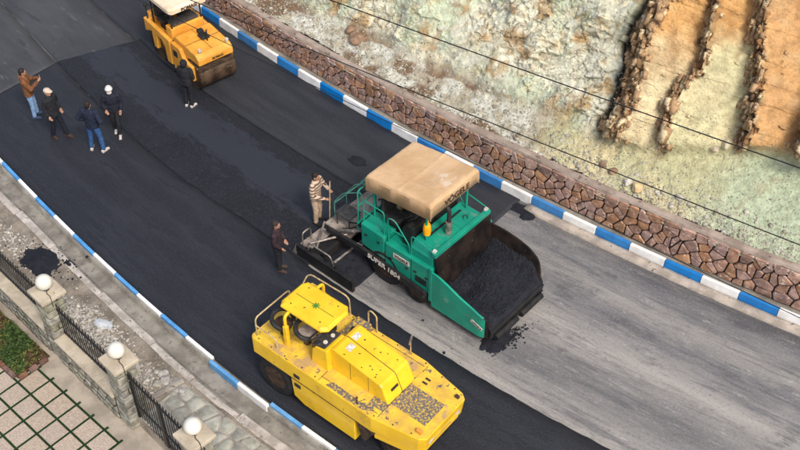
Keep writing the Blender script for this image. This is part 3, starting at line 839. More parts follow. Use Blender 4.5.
# ------------------------------------------------------------------ rock slope behind the wall
def hill():
    a = np.concatenate([np.linspace(-44, -27, 90)[:-1], np.linspace(-27, -1, 760), np.linspace(-1, 10, 70)[1:]])
    u = np.concatenate([np.linspace(-.3, 8.2, 300), np.linspace(8.2, 16, 60)[1:]])
    A, U = np.meshgrid(a, u, indexing='ij')
    b0 = FK(A) + .53
    tw = np.interp(A, [-44, -24, -18, -14, -12.2, -10.2, -8.6, -7.2, -5.8, -4, 10], [1.0, .9, .9, 1.0, 1.25, 1.15, 1.35, 2.1, 2.5, 2.4, 2.4])
    tw = tw + .5 * (fbm(A * .7, U * 0, 50) - .5)
    tal = np.interp(A, [-44, -16, -11, -4], [22, 22, 26, 26]) * math.pi / 180
    cl = np.interp(A, [-44, -20, -14, -10.5, -9, 10], [50, 50, 50, 54, 58, 58]) * math.pi / 180
    c = sstep(U, tw - .1, tw + .35)
    ut = np.minimum(U, tw); uc = np.maximum(U - tw, 0)
    bx_ = ut * np.cos(tal) + uc * np.cos(cl)
    z = WT(A) - .02 + ut * np.sin(tal) + uc * np.sin(cl)
    th = tal * (1 - c) + cl * c
    # crumbly left slope
    f1, f2, cid = worley(A * 2.1 + .5 * fbm(A * 2, U * 2, 3), U * 2.6, 4)
    g1, g2, gid = worley(A * 5.2, U * 6.5, 14)
    h1, h2, hid = worley(A * 1.0, U * .8, 24)
    ct_, st_ = math.cos(.55), math.sin(.55)
    wx = A + .35 * (fbm(A * 1.4, U * 1.4, 201) - .5); wu = U + .35 * (fbm(A * 1.4, U * 1.4, 202) - .5)
    Pq = wx * ct_ + wu * st_; Qq = -wx * st_ + wu * ct_
    big = fbm(A * .45, U * .45, 61, 3); rg = ridged(Pq * .55, Qq * 1.2, 60, 4)
    F1, e1_, r1_ = facets(Pq * 1.3, Qq * 2.6, 210); F2, e2_, r2_ = facets(Pq * 3.2, Qq * 5.8, 220); F3, e3_, r3_ = facets(Pq * 8, Qq * 12, 230)
    rough_m = .35 + .65 * sstep(fbm(A * .5 + 7, U * .6, 64), .36, .58)
    D1 = .9 * (big - .5) + .40 * (rg - .6) + rough_m * (.20 * F1 + .15 * F2 + .085 * F3) + .05 * (fbm(A * 9, U * 9, 62) - .5)
    rough_amt = np.interp(U - tw, [-.2, .4, 4, 9], [0., .7, 1, 1])
    # slabs: strata standing on edge, the broken edge of each faces left
    aR = [-9.5, -8.3, -6.35, -5.3, -3.6]
    hR = [.62, .55, .80, .9, .5]
    wob = [.26 * (fbm(U * .7, U * 0 + i * 3.1, 70 + i, 2) - .5) * 2 +   .14 * (_h(np.floor(U * 2.3 + 1.2 * vn(A * 1.5, U, 76 + i)), U * 0 + i, 77) - .5) + .12 * (_h(np.floor(U * 6.1 + 2 * vn(A * 3, U, 78 + i)), U * 0 + i, 79) - .5) for i in range(5)]
    lean = [-.06, -.08, -.26, -.08, -.1]
    edges = [aR[i] + wob[i] + lean[i] * np.maximum(U - tw, 0) for i in range(5)]
    bw = [.85, .42, .55, .45, .4]
    F2b, eb2, rb2 = facets(A * 6.0, U * 2.6, 240); F3b, eb3, rb3 = facets(A * 11, U * 6.5, 250)
    D2 = np.zeros_like(A); colS = np.zeros(A.shape + (3,)); brown = np.zeros_like(A)
    cream = np.array(lin((216, 200, 160))); orange = np.array(lin((212, 164, 104))); pinkor = np.array(lin((190, 150, 106))); grn = np.array(lin((160, 168, 144))); greeny = np.array(lin((190, 188, 146)))
    brn = np.array(lin((156, 116, 78))); brn2 = np.array(lin((206, 176, 132)))
    up = sstep(U - tw, 1.6, 4.2)
    n1 = fbm(A * 1.1, U * 1.1, 80)[..., None]; n2 = fbm(A * 2.6, U * 2.6, 81)[..., None]
    upn = np.clip(up[..., None] + (n1 - .5) * 1.2, 0, 1)
    cols = [cream * (1 - upn) + orange * upn,
            (greeny * (1 - n1) + cream * n1) * (1 - np.clip(upn - .35, 0, 1) * 1.5) + orange * np.clip(upn - .35, 0, 1) * 1.5,
            pinkor * (1 - n2 * .7) + orange * n2 * .7,
            grn * (1 - n1 * .4) + cream * n1 * .4, grn + 0 * n1]
    for i in range(5):
        e = edges[i]; nx = edges[i + 1] if i < 4 else A * 0 + 30
        t = np.clip((A - e) / np.maximum(nx - e, .3), 0, 1)
        inside = (A >= e - bw[i]) & (A < nx - (bw[i + 1] if i < 4 else 0))
        val = hR[i] * (1 - t) ** .9 - .28 * sstep(t, .6, 1.0)
        ramp = sstep(A, e - bw[i], e)
        prev = D2.copy()
        lay = .5 * ramp + .5 * np.floor(ramp * 5 + fbm(U * 3, A * 3, 90 + i) * 1.2) / 5.0
        val2 = prev * (1 - lay) + val * lay
        D2 = np.where(A >= e - bw[i], val2, D2)
        jag = .16 * (fbm(U * 4, A * 1.5, 260 + i) - .5)
        edgeband = sstep(A + jag, e - bw[i] * .95, e - bw[i] * .6) * (1 - sstep(A + jag * .6, e - .02, e + .06))
        brown = np.maximum(brown, edgeband)
        w_ = sstep(A, e - .03, e + .03)[..., None]
        colS = colS * (1 - w_) + cols[i] * w_
    F4, e4, r4 = facets(A * 1.6, U * 1.1, 270); F5, e5, r5 = facets(A * 5, U * 3.4, 280)
    D2 = D2 + (1 - brown) * (.03 * F4 + .03 * F5 * sstep(fbm(A * 1.2, U * 1.2, 281), .45, .6)) + brown * (.30 * F2b + .20 * F3b + .1 * (fbm(A * 9, U * 5, 95) - .5)) + .06 * (fbm(A * .8, U * .8, 96) - .5) + .014 * (fbm(A * 5, U * 5, 97) - .5)
    crk = sstep(ridged(A * .6 + .3 * U, U * 1.3, 98, 2), .955, .99) * (1 - brown) * sstep(fbm(A * .7, U * .7, 290), .5, .6)
    D2 = D2 - .05 * crk
    sl = sstep(A, edges[0] - bw[0] - .1, edges[0] - bw[0] + .05)
    # fade into the talus
    fade = sstep(U, tw - .25, tw + .5)
    talD = .10 * (fbm(A * 1.3, U * 1.3, 99) - .5) + .05 * (fbm(A * 5, U * 5, 100) - .5) + .03 * (gid - .5)
    D = talD * (1 - .7 * fade) + (D1 * rough_amt * (1 - sl) + D2 * sl) * fade
    bb = b0 + bx_ - D * np.sin(th); zz = z + D * np.cos(th)
    # mineral colours
    n3 = fbm(A * .8 + 4, U * .8, 110); n4 = fbm(A * 3, U * 3, 111); n5 = ridged(A * 2.4, U * 2.4, 112)
    pale = np.array(lin((222, 220, 196))); pgrn = np.array(lin((198, 208, 180))); crm = np.array(lin((206, 188, 142))); wht = np.array(lin((216, 214, 198)))
    c1 = pale + (pgrn - pale) * sstep(n3, .35, .6)[..., None]
    c1 = c1 + (crm - c1) * (sstep(n4, .50, .72) * .5)[..., None]
    c1 = c1 + (wht - c1) * (sstep(r2_, .7, .95) * .5)[..., None]
    c1 = c1 + (np.array(lin((176, 142, 92))) - c1) * (sstep(fbm(A * 1.6, U * 1.6, 115) + .15 * (r2_ - .5), .56, .74) * .8)[..., None]
    c1 = c1 + (brn - c1) * (sstep(r3_, .8, .95) * .45 * rough_m)[..., None]
    c1 = c1 * (.92 + .16 * r1_)[..., None]
    c1 = c1 + (np.array(lin((112, 88, 56))) - c1) * ((1 - sstep(e2_, .0, .09)) * .5 * rough_m * sstep(n4, .3, .55))[..., None]
    bc = brn + (brn2 - brn) * sstep(rb2 * .6 + rb3 * .4, .35, .7)[..., None]
    bc = bc + (np.array(lin((112, 78, 50))) - bc) * (sstep(rb3, .6, .9) * .7)[..., None]
    colS = colS * (.88 + .34 * fbm(A * 3.5, U * 2.0, 300))[..., None]
    stain = sstep(fbm(A * 2.2, U * .8, 301), .60, .76) * .45
    colS = colS + (np.array(lin((150, 108, 66))) - colS) * stain[..., None]
    cS = colS + (bc - colS) * brown[..., None]
    cS = cS + (np.array(lin((120, 84, 52))) - cS) * (crk * .6)[..., None]
    tR = np.array(lin((206, 194, 152))); tR2 = np.array(lin((188, 186, 146))); tG = np.array(lin((178, 190, 160)))
    cT = tR + (tR2 - tR) * sstep(n3, .4, .62)[..., None]
    gr = sstep(A, -7.6, -6.0)[..., None]; cT = cT * (1 - gr) + tG * gr
    lf = (1 - sstep(A + 1.5 * (n3 - .5), -12.2, -10.8))[..., None]
    cTL = np.array(lin((176, 168, 146))) + (np.array(lin((206, 206, 194))) - np.array(lin((176, 168, 146)))) * sstep(n4, .4, .6)[..., None]
    cTL = cTL + (np.array(lin((122, 98, 76))) - cTL) * (sstep(fbm(A * .9, U * 1.6, 120), .52, .64))[..., None]
    cT = cT * (1 - lf) + cTL * lf
    f_ = np.clip(fade + (n4 - .5) * .6, 0, 1)[..., None]
    col = cT * (1 - f_) + (c1 * (1 - sl[..., None]) + cS * sl[..., None]) * f_
    X, Y = W2(A, bb)
    V = np.stack([X, Y, zz], -1)
    me = mesh_np('rock_slope', V.reshape(-1, 3), grid_faces(len(a), len(u))[:, ::-1], None, np.clip(col.reshape(-1, 3), 0, 1))
    if np.mean(np.array([me.polygons[i].normal.z for i in range(0, len(me.polygons), 997)])) < 0: me.flip_normals()
    o = link_mesh('rock_slope', me, M['rock'], None, None, 0)
    me.set_sharp_from_angle(angle=R(38))
    tag(o, 'steep pale rock slope with orange slabs and brown broken edges', kind='structure')
    return A, U, V, tw, edges, bw
hA, hU, hV, hTW, hE, hBW = hill()
def hpt(a, u):
    i = np.clip(np.searchsorted(hA[:, 0], a), 0, hA.shape[0] - 1); j = np.clip(np.searchsorted(hU[0], u), 0, hU.shape[1] - 1)
    return hV[i, j]
# splintered blocks along the broken rock edges
BV = np.array([(x, y_, z) for z in (-1, 1) for y_ in (-1, 1) for x in (-1, 1)], float)
BF = np.array([(0, 2, 3, 1), (4, 5, 7, 6), (0, 1, 5, 4), (2, 6, 7, 3), (0, 4, 6, 2), (1, 3, 7, 5)])
sv, sf = [], []
ia = int(np.searchsorted(hA[:, 0], -7.5))
for i, cnt in ((0, 300), (1, 120), (2, 190), (3, 110)):
    for _ in range(cnt):
        uu = rng.uniform(1.2, 8.0); ju = min(int(np.searchsorted(hU[0], uu)), hU.shape[1] - 1)
        aa_ = float(hE[i][ia, ju]) - hBW[i] * rng.uniform(-.05, .85)
        ka = int(np.searchsorted(hA[:, 0], aa_))
        if uu < hTW[ka, ju] + .15: continue
        c = hpt(np.array([aa_]), np.array([uu]))[0]
        sz_ = rng.uniform(.02, .055) * (1.7 if rng.uniform() > .9 else 1)
        v = BV * (1 + rng.uniform(-.22, .22, (8, 3))) * np.array([rng.uniform(.6, 1.3), rng.uniform(.8, 1.6), rng.uniform(1.2, 3.2)]) * sz_
        m_ = np.array((Matrix.Rotation(R(-40) + rng.normal(0, .3), 3, 'Z') @ Matrix.Rotation(R(-32) + rng.normal(0, .2), 3, 'X')))
        sf.append(BF + 8 * len(sv)); sv.append(v @ m_.T + c)
tag(link_mesh('rock_splinters', mesh_np('rock_splinters', np.vstack(sv), np.vstack(sf)), M['splinter']), 'splintered brown rock blocks along the broken slab edges', kind='stuff')
# rubble lying along the foot of the slope
n = 5200
ra = rng.uniform(-27, -2, n); ru = np.abs(rng.normal(0, .55, n)) * np.interp(ra, [-27, -12, -8, -2], [1.3, 1.3, .8, .8])
p = hpt(ra, ru); sz = rng.uniform(.012, .035, n) * (1 + 1.2 * (rng.uniform(0, 1, n) > .93))
scatter('rubble', p, sz, M['rubble'], 'pale loose rubble along the foot of the rock slope', .7)
n = 4500
ra = rng.uniform(-13, -2, n); ru = rng.uniform(0, 3.0, n)
scatter('rubble', hpt(ra, ru), rng.uniform(.008, .022, n), M['rubble'], 'fine scree spread over the bare apron under the orange slabs', .7)
for i, (a, u_, s_, m, lab) in enumerate([(-8.55, .28, .17, 'paint_rock', 'yellowish boulder lying just behind the stone wall'),
        (-8.85, .35, .15, 'white_gravel', 'white angular stone beside the yellowish boulder'), (-7.5, .5, .11, 'white_gravel', 'small white stone on the apron behind the wall'),
        (-9.35, .45, .14, 'brick_rock', 'reddish brown stone lying near the white angular stone'), (-9.7, .55, .12, 'brick_rock', 'small reddish stone at the foot of the slope'),
        (-7.15, 2.35, .2, 'rubble_rock', 'cream block wedged at the base of a brown rock edge'), (-7.35, 2.1, .15, 'rubble_rock', 'small cream block under the brown rock edge'),
        (-18.6, .75, .26, 'brick_rock', 'flat brown rock patch jutting from pale rubble'), (-19.0, .9, .2, 'brick_rock', 'broken brown rock beside the flat brown patch')]):
    if m not in M:
        mat('paint_rock', lin((208, 184, 138)), lin((176, 152, 110)), 6, .9, bump=.6, bscale=20)
        mat('brick_rock', lin((152, 124, 100)), lin((114, 92, 74)), 5, .9, bump=.8, bscale=16)
    q = hpt(np.array([a]), np.array([u_]))[0]
    o = rock('boulder', 0, 0, 0, s_, M[m], lab, 'rock', .7, None, 200 + i); o.location = tuple(q + np.array((0, 0, s_ * .2)))

# ------------------------------------------------------------------ yard, garden bed, fence
YZ = -.30
PIL = [Vector((-8.11, 16.60, 0)), Vector((-6.08, 14.61, 0)), Vector((-4.17, 12.65, 0))]
fd = (PIL[1] - PIL[0]).normalized(); FANG = math.atan2(fd.y, fd.x); fn = Vector((-fd.y, fd.x, 0))   # fn points to the road
def fpt(i, s_, n_, z):
    d = (PIL[min(i + 1, 2)] - PIL[min(i, 1)]).normalized(); q = Vector((-d.y, d.x, 0))
    p = PIL[i] + d * s_ + q * n_; return Vector((p.x, p.y, z))
y = MB(); c0 = PIL[1] + fd * 1 - fn * 5
def yq(s_, n_): p = PIL[0] + fd * s_ + fn * n_; return (p.x, p.y, YZ)
y.add([yq(-12, -11), yq(14, -11), yq(14, .12), yq(-12, .12)], [(0, 1, 2, 3)])
tag(y.build('yard', M['yard']), 'pale concrete yard floor inside the fence', kind='structure')
pav_p = empty('paving', (-8.69, 16.07, YZ)); tag(pav_p, 'square stone paving slabs with green grass joints', kind='structure')
G0 = Vector((-8.69, 16.05, 0)); ga = R(-42.0); g1 = Vector((math.cos(ga), math.sin(ga), 0)); g2 = Vector((math.sin(ga), -math.cos(ga), 0)) * 1.0
pit, pj = .527, .545
gm = MB()
def strip(p, q, w_, z0, z1, mb):
    d = (q - p).normalized(); n_ = Vector((-d.y, d.x, 0)) * w_ / 2
    v = [p - n_, q - n_, q + n_, p + n_]
    mb.add([(k.x, k.y, z0) for k in v] + [(k.x, k.y, z1) for k in v], [(4, 5, 6, 7), (0, 1, 5, 4), (1, 2, 6, 5), (2, 3, 7, 6), (3, 0, 4, 7)])
G0l = G0 - Vector(pav_p.location) * 1.0; G0l.z = 0
for i in range(-4, 7):
    st_ = 1.02 if i < 0 else -.2
    strip(G0l + g1 * pit * i + g2 * pj * st_, G0l + g1 * pit * i + g2 * pj * 8, .05, .002, .022, gm)
for j in range(0, 9):
    a0 = -5 if j >= 1 else 0
    strip(G0l + g1 * pit * a0 + g2 * pj * j, G0l + g1 * pit * 6.0 + g2 * pj * j, .05, .002, .0225, gm)
gj = gm.build('grass_joint', M['green_joint'], pav_p); gj['kind'] = 'stuff'
sl_me = None
for i in range(-4, 6):
    for j in range(0, 8):
        if i < 0 and j < 1: continue
        c = G0l + g1 * pit * (i + .5) + g2 * pj * (j + .5)
        if sl_me is None:
            s_ = MB(); s_.box((0, 0, .009), (pit - .055, pj - .055, .03)); sl_me = s_.mesh('paving_slab')
        o = link_mesh('paving_slab', sl_me, M['slab'], pav_p, c + Vector((0, 0, random.uniform(-.003, .002))), None, .006); o.rotation_euler = (0, 0, ga)
# garden bed
bed = MB()
bl = [G0 + g2 * pj * .9 - g1 * .06, G0 - g2 * .42 - g1 * .06, G0 - g2 * .42 - g1 * 4.5, G0 + g2 * pj * .9 - g1 * 4.5]
bed.add([(p.x, p.y, YZ + .05) for p in bl], [(0, 1, 2, 3)])
ob = bed.build('garden_bed', M['soil']); tag(ob, 'bare brown soil of the planted bed', kind='structure')
if ob.data.polygons[0].normal.z < 0: ob.data.flip_normals()
bk = empty('brick_edging', (G0.x, G0.y, YZ)); tag(bk, 'low row of reddish bricks edging the garden bed', 'brick edging')
bme = MB().box((0, 0, .05), (.21, .10, .10)).mesh('brick')
def brow(p, q):
    d = q - p; n_ = max(1, int(d.length / .225)); an = math.atan2(d.y, d.x)
    for k in range(n_):
        c = p + d * ((k + .5) / n_) - G0
        o = link_mesh('brick', bme, M['brick'], bk, (c.x, c.y, random.uniform(-.005, .01)), None, .008); o.rotation_euler = (0, 0, an + random.uniform(-.04, .04))
brow(G0 + g2 * pj * .92 - g1 * .04, G0 - g2 * .36 - g1 * .04); brow(G0 + g2 * pj * .94 - g1 * .16, G0 + g2 * pj * .94 - g1 * 4.3)
lv = []; lf = []; lm = []
for k in range(12000):
    s_ = random.uniform(.1, 4.4); t_ = random.uniform(-.38, pj * .82)
    p = G0 - g1 * s_ + g2 * t_
    den = float(fbm(np.array(p.x * 2.2), np.array(p.y * 2.2), 130))
    if random.random() > (den - .12) * 2.8: continue
    h = random.uniform(.0, .20) * (.4 + den)
    cl_ = float(fbm(np.array(p.x * 1.5 + 9), np.array(p.y * 1.5), 131)) + random.uniform(-.13, .13)
    mi = 0 if cl_ < .56 else (1 if cl_ < .68 else 2)
    q = Vector((p.x, p.y, YZ + .06 + h)); d = Vector((random.gauss(0, 1), random.gauss(0, 1), random.gauss(0, .6))).normalized() * random.uniform(.025, .05)
    e = d.orthogonal(); e.rotate(Matrix.Rotation(random.uniform(0, 6.28), 3, d)); e = e.normalized() * d.length * random.uniform(.35, .6)
    n0 = len(lv); lv += [q - d, q + e, q + d, q - e]; lf.append((n0, n0 + 1, n0 + 2, n0 + 3)); lm.append(mi)
me = bpy.data.meshes.new('ground_cover'); me.from_pydata(lv, [], lf); me.polygons.foreach_set('material_index', lm); me.update()
tag(link_mesh('ground_cover', me, [M['leaf_green'], M['leaf_olive'], M['leaf_red']]), 'low green and olive ground cover plants in the bed', kind='stuff')

# pillars with globe lamps
PL = ['pale stone gate pillar between garden bed railing and low wall', 'stone gate pillar between low wall and black iron gate', 'stone gate pillar with pale cap beside the flagstone patch']
GLb = ['round white globe lamp on the pillar beside the garden bed', 'round white globe lamp on the pillar hinging the iron gate', 'round white globe lamp on the pillar beside the flagstone patch']
def rblock(name, c, sx, sy, sz, m, parent, seed):
    r_ = random.Random(seed); b_ = MB()
    n_ = 3; vs = []
    for k in range(2):
        z = (-sz / 2, sz / 2)[k]
        for (x, y_) in [(-1, -1), (-.1, -1.12), (1, -1), (1.1, 0), (1, 1), (.1, 1.1), (-1, 1), (-1.1, 0)]:
            vs.append((x * sx / 2 + r_.uniform(-.012, .012), y_ * sy / 2 + r_.uniform(-.012, .012), z + r_.uniform(-.006, .006)))
    b_.add(vs, [tuple(range(7, -1, -1)), tuple(range(8, 16))] + [(i, (i + 1) % 8, 8 + (i + 1) % 8, 8 + i) for i in range(8)])
    return b_.build(name, m, parent, None, .018, c)
for i, p in enumerate(PIL):
    d = (PIL[min(i + 1, 2)] - PIL[min(i, 1)]).normalized(); an = math.atan2(d.y, d.x)
    t = empty('gate_pillar', (p.x, p.y, YZ), an); tag(t, PL[i], 'pillar', 'gate pillars')
    MB().bx(-.215, .215, -.215, .215, 0, 2.08).build('core', M['fence_mortar'], t)
    z = .02; k = 0
    while z < 2.0:
        h = random.uniform(.19, .27); h = min(h, 2.09 - z)
        if 2.09 - z - h < .12: h = 2.09 - z
        sp = random.uniform(-.08, .08)
        if k % 2 == 0:
            rblock('stone', (sp / 2 - .125, 0, z + h / 2), .235 + sp, .47, h - .034, M['fence_stone'], t, i * 50 + k)
            rblock('stone', (sp / 2 + .125, 0, z + h / 2), .235 - sp, .47, h - .034, M['fence_stone'], t, i * 50 + k + 20)
        else:
            rblock('stone', (0, sp / 2 - .125, z + h / 2), .47, .235 + sp, h - .034, M['fence_stone'], t, i * 50 + k)
            rblock('stone', (0, sp / 2 + .125, z + h / 2), .47, .235 - sp, h - .034, M['fence_stone'], t, i * 50 + k + 20)
        z += h; k += 1
    MB().bx(-.32, .32, -.32, .32, 2.09, 2.19).build('cap', M['coping'], t, None, .015)
    g = empty('globe_lamp', (p.x, p.y, YZ + 2.19), an); tag(g, GLb[i], 'lamp', 'globe lamps on the gate pillars')
    off = (-.03, .02)
    MB().lathe([(.075, 0), (.08, .02), (.055, .04), (.05, .06)], (*off, 0), 'z', 16).build('base', M['iron'], g, 40)
    MB().ball((*off, .06 + .18), .19, 24).build('globe', M['globe'], g, 60)
    MB().tube(fillet([(off[0] + .07, off[1] - .02, .02), (.12, -.06, .035), (.22, -.04, .012), (.335, -.08, .012), (.335, -.08, -.25)], .05), .009, 6).build('wire', M['iron'], g, 60)

# low walls with coping, railings, gate
def low_wall(i, s0, s1, label):
    d = (PIL[min(i + 1, 2)] - PIL[min(i, 1)]).normalized(); an = math.atan2(d.y, d.x); p = PIL[i]
    t = empty('low_wall', (p.x, p.y, YZ), an); tag(t, label, 'wall', 'low walls of the yard fence')
    MB().bx(s0, s1, -.24, .08, 0, .80).build('core', M['fence_mortar'], t)
    n_ = 4
    for k in range(n_):
        a0 = s0 + (s1 - s0) * k / n_; a1 = s0 + (s1 - s0) * (k + 1) / n_
        MB().bx(a0 + .004, a1 - .004, -.30, .12, .80, .87).build('coping_slab', M['coping'], t, None, .012)
    sd_ = []
    r_ = random.Random(i + 40); x = s0 + .1
    while x < s1:
        for q in range(4): sd_.append((x + r_.uniform(-.07, .07) + (.12 if q % 2 else 0), .1 + q * .205 + r_.uniform(-.04, .04)))
        x += r_.uniform(.24, .34)
    for pl in cells(sd_, (s0, s1, 0, .80), .34, .016):
        stone('stone', pl, lambda a_, b_, h_: (a_, -.242 - h_, b_), M['fence_stone'], t, .035)
low_wall(0, -3.6, -.24, 'low stone wall with pale coping behind the garden bed')
low_wall(0, .24, (PIL[1] - PIL[0]).length - .24, 'low stone wall with pale coping between two globe pillars')
def railing(name, i, s0, s1, z0, z1, label, cat, group, gate=False):
    d = (PIL[min(i + 1, 2)] - PIL[min(i, 1)]).normalized(); an = math.atan2(d.y, d.x); p = PIL[i]
    t = empty(name, (p.x, p.y, 0), an); tag(t, label, cat, group)
    yb = .0
    rails = [z0 + .08, z1 - .06] + ([z0 + .75] if gate else [])
    for z in rails: MB().bx(s0, s1, yb - .018, yb + .018, z - .02, z + .02).build('rail', M['iron'], t)
    if gate:
        for x in (s0 + .02, (s0 + s1) / 2 - .03, (s0 + s1) / 2 + .03, s1 - .02): MB().bx(x - .025, x + .025, yb - .025, yb + .025, z0, z1 + .02).build('stile', M['iron'], t)
        MB().box((s0 + .0, yb - .02, z1 - .15), (.1, .08, .06), (0, .2, .3)).build('hinge', M['steel'], t, None, .01)
    bar = MB(); bar.bx(-.009, .009, -.009, .009, z0 + .0, z1 + .05)
    bar.lathe([(.009, 0), (.022, .03), (.0, .13)], (0, 0, z1 + .05), 'z', 6)
    bme_ = bar.mesh('bar')
    sp = .105 if gate else .115
    n_ = int((s1 - s0) / sp)
    for k in range(n_):
        link_mesh('bar', bme_, M['iron'], t, (s0 + (k + .5) * (s1 - s0) / n_, yb, 0))
railing('iron_railing', 0, -3.6, -.24, .57, 1.50, 'black iron railing with spear tips behind the garden bed', 'railing', 'black iron railings')
railing('iron_railing', 0, .24, (PIL[1] - PIL[0]).length - .24, .57, 1.50, 'black iron railing with spear tips between two globe pillars', 'railing', 'black iron railings')
railing('iron_gate', 1, .25, (PIL[2] - PIL[1]).length - .25, -.22, 1.55, 'tall black iron gate with spear tips between two globe pillars', 'gate', None, True)
railing('iron_railing', 2, .24, 1.6, .57, 1.60, 'black iron railing continuing past the pillar beside the flagstone patch', 'railing', 'black iron railings')

# irregular flagstones on the verge outside the gate
fl = empty('flagstone_patch', P3(-12.6, 7.9, 0)); tag(fl, 'patch of irregular flagstones outside the iron gate', kind='structure')
fo = Vector(fl.location)
sd_ = []; x = -13.75
while x < -10.4:
    q = 7.25
    while q < 8.5: sd_.append((x + random.uniform(-.09, .09), q + random.uniform(-.09, .09))); q += random.uniform(.28, .38)
    x += random.uniform(.28, .38)
bs = MB(); bs.add([tuple(Vector(P3(a_, b_, .11)) - fo) for a_, b_ in ((-13.7, 7.2), (-10.3, 7.15), (-10.3, 8.5), (-13.7, 8.5))], [(0, 1, 2, 3)])
ob = bs.build('mortar_bed', M['concrete'], fl)
if ob.data.polygons[0].normal.z < 0: ob.data.flip_normals()
for pl in cells(sd_, (-13.7, -10.35, 7.2, 8.48), .4, .022):
    stone('flagstone', pl, lambda a_, b_, h_: tuple(Vector(P3(a_, b_, .11 + h_)) - fo), M['flagstone'], fl, .022, .01, .1)
kp = MB(); kp.box((0, 0, .08), (1.1, .13, .16), (0, 0, 0)); o = kp.build('broken_kerb', M['concrete'], None, None, .02, P3(-13.85, 8.0, .02)); o.rotation_euler = (0, 0, R(38)); tag(o, 'broken length of concrete kerb along the flagstone patch', 'kerb stone')

# ------------------------------------------------------------------ overhead cables
def cable(p, q, label, ext=1.2, r=.013, sag=.25):
    p = Vector(p); q = Vector(q); d = q - p
    a_ = p - d * ext; b_ = q + d * ext; pts = []
    for k in range(41):
        t = k / 40; x = a_ + (b_ - a_) * t
        x.z += sag * ((2 * t - 1) ** 2 - .1) ; pts.append(x)
    tag(MB().tube(pts, r, 6).build('overhead_cable', M['cable'], None, 60), label, 'cable', 'overhead cables along the road')
cable((-1.69, 22.3, 6), (7.97, 16.13, 6), 'black overhead cable passing in front of the orange rock slabs', 1.0, .014)
cable((-1.07, 20.91, 5), (7.92, 14.96, 5), 'black overhead cable passing in front of rubble above the wall', 1.0, .0125)
cable((-2.81, 21.44, 4.5), (7.65, 13.49, 4.5), 'thin black overhead cable running along above the painted kerb', 1.0, .009)

# ------------------------------------------------------------------ green paver
def tyre_wheel(parent, c, r, w_, rim_m, seg=28, treads=0):
    x, y_, z = c; h = w_ / 2
    t = MB().lathe([(r * .58, -h * .8), (r * .8, -h), (r * .93, -h * .93), (r, -h * .7), (r * 1.005, 0), (r, h * .7), (r * .93, h * .93), (r * .8, h), (r * .58, h * .8)], (x, y_, z), 'y', seg)
    for k in range(treads):
        an = 2 * math.pi * k / treads
        for s_ in (-1, 1): t.box((x + math.sin(an) * r, y_ + s_ * h * .45, z + math.cos(an) * r), (.05, h * .8, .05), (0, an, s_ * .35))
    o = t.build('wheel', M['dark_rubber'], parent, 40)
    rm = MB()
    for s_ in (-1, 1): rm.lathe([(.0, s_ * h * .45), (r * .16, s_ * h * .5), (r * .18, s_ * h * .35), (r * .5, s_ * h * .3), (r * .56, s_ * h * .82), (r * .6, s_ * h * .84)], (x, y_, z), 'y', 20)
    for s_ in (-1, 1):
        for k in range(6):
            an = k * math.pi / 3; rm.cyl((x + .3 * r * math.sin(an), y_ + s_ * h * .25, z + .3 * r * math.cos(an)), (x + .3 * r * math.sin(an), y_ + s_ * h * .45, z + .3 * r * math.cos(an)), .03 * r + .008, n=6)
    rm.build('rim', rim_m, o, 40)
    return o

PV = empty('asphalt_paver', (0.372, 19.457, 0), R(-41.5))
tag(PV, 'green wheeled asphalt paver with tan tarpaulin canopy and full hopper', 'paver')
GR, BS = M['paver_green'], M['black_steel']
MB().bx(-1.0, 1.62, -.75, .75, .34, .98).bx(1.5, 3.1, -.5, .5, .26, .42).build('chassis', BS, PV, None, .02)
for s_ in (-1, 1):
    tyre_wheel(PV, (-.02, s_ * .96, .54), .54, .36, M['rim_brown'], 28, 18)
    tyre_wheel(PV, (1.0, s_ * .96, .40), .40, .34, M['rim_brown'], 24)
    tyre_wheel(PV, (1.95, s_ * .86, .30), .30, .34, M['rim_brown'], 24)
# side housings
for s_ in (-1, 1):
    y0, y1 = (-1.13, -.55) if s_ < 0 else (.55, 1.13)
    MB().prism([(-.80, .86), (-.80, 1.60), (-.02, 1.56), (-.02, .80)], 'y', y0, y1).build('rear_housing', GR, PV, None, .03)
    MB().prism([(.0, .70), (.0, 1.44), (1.50, 1.46), (1.50, .58), (1.0, .62)], 'y', y0, y1).build('side_panel', GR, PV, None, .03)
    ys = s_ * 1.135
    MB().prism([(.86, .6), (.86, 1.44), (.875, 1.44), (.875, .6)], 'y', min(ys, ys - s_ * .02), max(ys, ys - s_ * .02) + .002).build('panel_seam', BS, PV)
    # black sheet added behind the wheels to stand in for wheel arch shade
    MB().bx(-.7, 1.5, s_ * .74 - .02, s_ * .74 + .02, .36, .9).build('arch_shade_panel', BS, PV)
    # tow arm with model name
    ya = s_ * 1.20
    poly = [(-1.95, .62), (-1.95, .78), (-.7, .86), (1.35, .70), (1.42, .58), (1.2, .50), (-.7, .67)]
    arm = MB().prism(poly, 'y', ya - .045, ya + .045).build('tow_arm', BS, PV, None, .012)
    MB().cyl((1.32, ya - .07, .5), (1.32, ya + .07, .5), .08, n=14).build('pivot', BS, arm, 40)
an = math.atan2(-.21, 2.05)
lettering('lettering', 'SUPER 1804', .215, M['letter_white'], PV, (.06, -1.25, .712), (R(90), -an * 1.0, 0), .004, .004)
# badge on the side panel
MB().box((.55, -1.137, 1.2), (.52, .012, .15)).build('badge', M['letter_white'], PV, None, .003)
lettering('lettering', 'VÖGELE', .12, M['letter_dark'], PV, (.55, -1.147, 1.2), (R(90), 0, 0), .003, .002)
